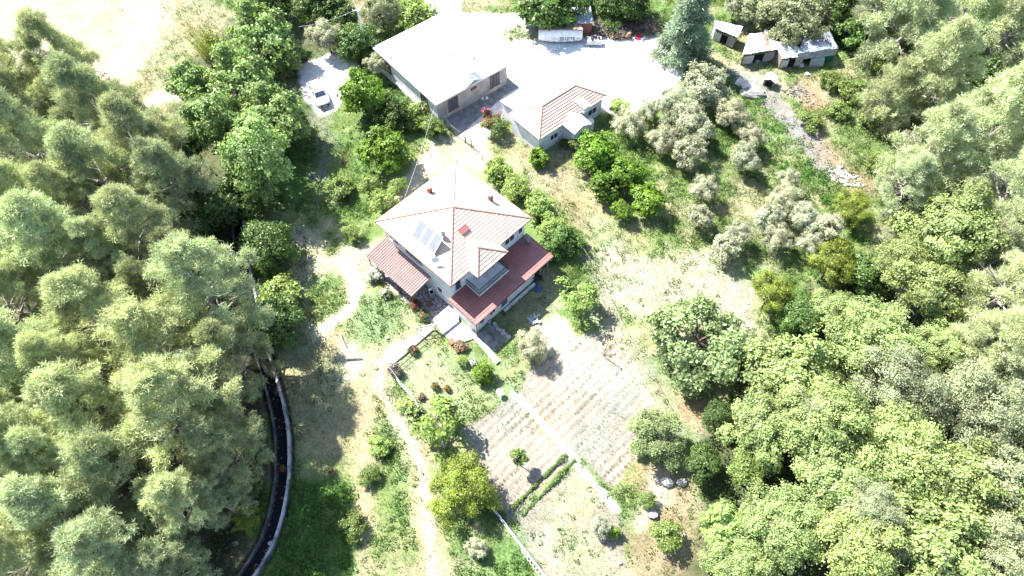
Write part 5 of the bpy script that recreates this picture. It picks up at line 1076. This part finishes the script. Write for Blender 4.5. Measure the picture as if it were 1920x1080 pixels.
for i in range(5): p = q[0].lerp(q[2], .15+i*.17); m.ball((p.x+r.uniform(-.5,.5),p.y+r.uniform(-.4,.4),p.z+.2), r.uniform(.12,.25), 7, 5, (1,1,.5), .15, i)
m.build('weight_stone', M['rust'], ls)
m = MB(); m.slab([(-.9,-.5,.9),(.9,-.5,.9),(.9,.5,1.4),(-.9,.5,1.4)], .04); m.slab([(-.9,-.5,.9),(.9,-.5,.9),(.95,-.75,0),(-.95,-.75,0)], .04); tag(m.build('sheet_scrap', M['grey_metal'], None, at(1527,118)), 'grey bent sheet leaning on the long shed', 'sheet')
for i, (x, y, w_, l_, z_, rz, mt, lab) in enumerate([(1402,112,.9,.5,.35,.3,'wood','broken plank frame at the left foot of the middle shed'),(1418,118,.6,.5,.5,.8,'grey_metal','grey drum-like scrap before the middle shed'),(1452,116,.8,.3,.6,.2,'rust','rusty scrap between middle shed and coop'),(1470,122,1.1,.3,.3,.1,'wood','loose boards before the slatted coop'),(1503,124,.7,.7,.3,.6,'sheet','pale crumpled sheet at the right foot of the coop'),(1398,60,1.3,.9,.06,.5,'rust','rusty sheet lying between small and middle shed'),(1495,78,.9,.7,.1,.4,'rust','rust brown patch sheet between coop and long shed'),(1380,80,.6,.3,.3,.2,'wood','crate in the gap right of the small shed'),(1512,140,.6,.5,.3,1.0,'concrete','white scrap below the coop')]):
    m = MB(); rq = random.Random(i+40)
    for k_ in range(6): m.box((rq.uniform(-.3,.3)*w_, rq.uniform(-.3,.3)*l_, z_*(.15+.14*k_)), (w_*rq.uniform(.5,1), l_*rq.uniform(.3,.9), .05+z_*.1), rz+rq.uniform(-.5,.5), rq.uniform(-.2,.2))
    tag(m.build('scrap_pile', M[mt], None, at(x, y)), lab, 'scrap', 'scrap around the tin sheds')
kn = empty('dog_kennel', at(1441,158), R(-25), 'low pale kennel with dark opening below the tin sheds', 'kennel'); m = MB(); m.slab([(-.8,-.7,1.0),(0,-.7,1.35),(0,.8,1.35),(-.8,.8,1.0)], .05); m.slab([(0,-.7,1.35),(.8,-.7,.95),(.8,.8,.95),(0,.8,1.35)], .05); m.build('roof', M['sheet'], kn); m = MB(); m.bb(-.7,.7,-.5,.7,0,.95); m.build('wall', M['wood'], kn); m = MB(); m.bb(-.45,.45,-.53,-.505,.05,.85); m.build('opening', M['black'], kn)  # black panel painted as the kennel's shaded inside
bare(1492,170,26,1.8,'heap of pale dry twigs below the slatted coop','dry_branches','bark_pale','branches',seed=22,up=.4)
m = MB(); m.slab([(-1.6,-.5,.1),(1.6,-.5,.1),(1.6,.5,.6),(-1.6,.5,.6)], .05); o = m.build('sheet_scrap', M['sheet'], None, at(1400,165)); o.rotation_euler = (0,0,R(-40)); tag(o, 'long pale sheet lying beside the grey gully', 'sheet')
m = MB(); m.ball((0,0,.1), 1.3, 12, 7, (1.3,.8,.45), .12, 3); tag(m.build('soil_heap', M['concrete_grey'], None, at(1411,176)), 'dark grey heap of soil at the long pale sheet', 'heap')

# ------------------------------------------------------------------ power pole and wires
pp = at(669,14,8.2); pole = empty('power_pole', (pp.x, pp.y, 0), 0, 'grey power pole with lamp among the trees at the top', 'pole')
m = MB(); m.tube((0,0,-.2),(0,0,8.3),.16,.1,10); m.build('pole', M['concrete'], pole); m = MB(); m.box((0,0,7.9),(1.3,.1,.1),.6); m.build('cross_arm', M['grey_metal'], pole)
m = MB(); m.tube((0,0,8.1),(.25,-.5,8.3),.03,.03,5); la = m.build('lamp_arm', M['grey_metal'], pole); m = MB(); m.ball((.3,-.62,8.3), .24, 10, 7, (1,1.3,.6)); m.build('lamp_head', M['white_paint'], la)
for s in (-1,0,1): m = MB(); m.tube((.5*s,.34*s,7.95),(.5*s,.34*s,8.15),.05,.04,6); m.build('insulator', M['white_paint'], pole)
def wire(a, b_, sag, label, rad=.016):
    c = a.copy(); m = MB(); pts = []
    for i in range(15): t = i/14; p = a.lerp(b_, t)-c; p.z -= sag*4*t*(1-t); pts.append(p)
    m.path(pts, rad, 4); o = m.build('overhead_wire', M['grey_metal'], None, c); return tag(o, label, 'wire', 'overhead wires')
top = Vector((pp.x, pp.y, 8.0))
wire(top, at(708,86,3.6), .3, 'overhead wire from the power pole to the flat roof'); wire(top, at(560,50,6.5), .4, 'overhead wire running left from the power pole'); wire(top, at(645,-40,8), .3, 'overhead wire leaving over the top edge')
wire(at(813,205,3.0), at(758,372,6.2), .35, 'overhead wire from the flat roofed house to the main house')
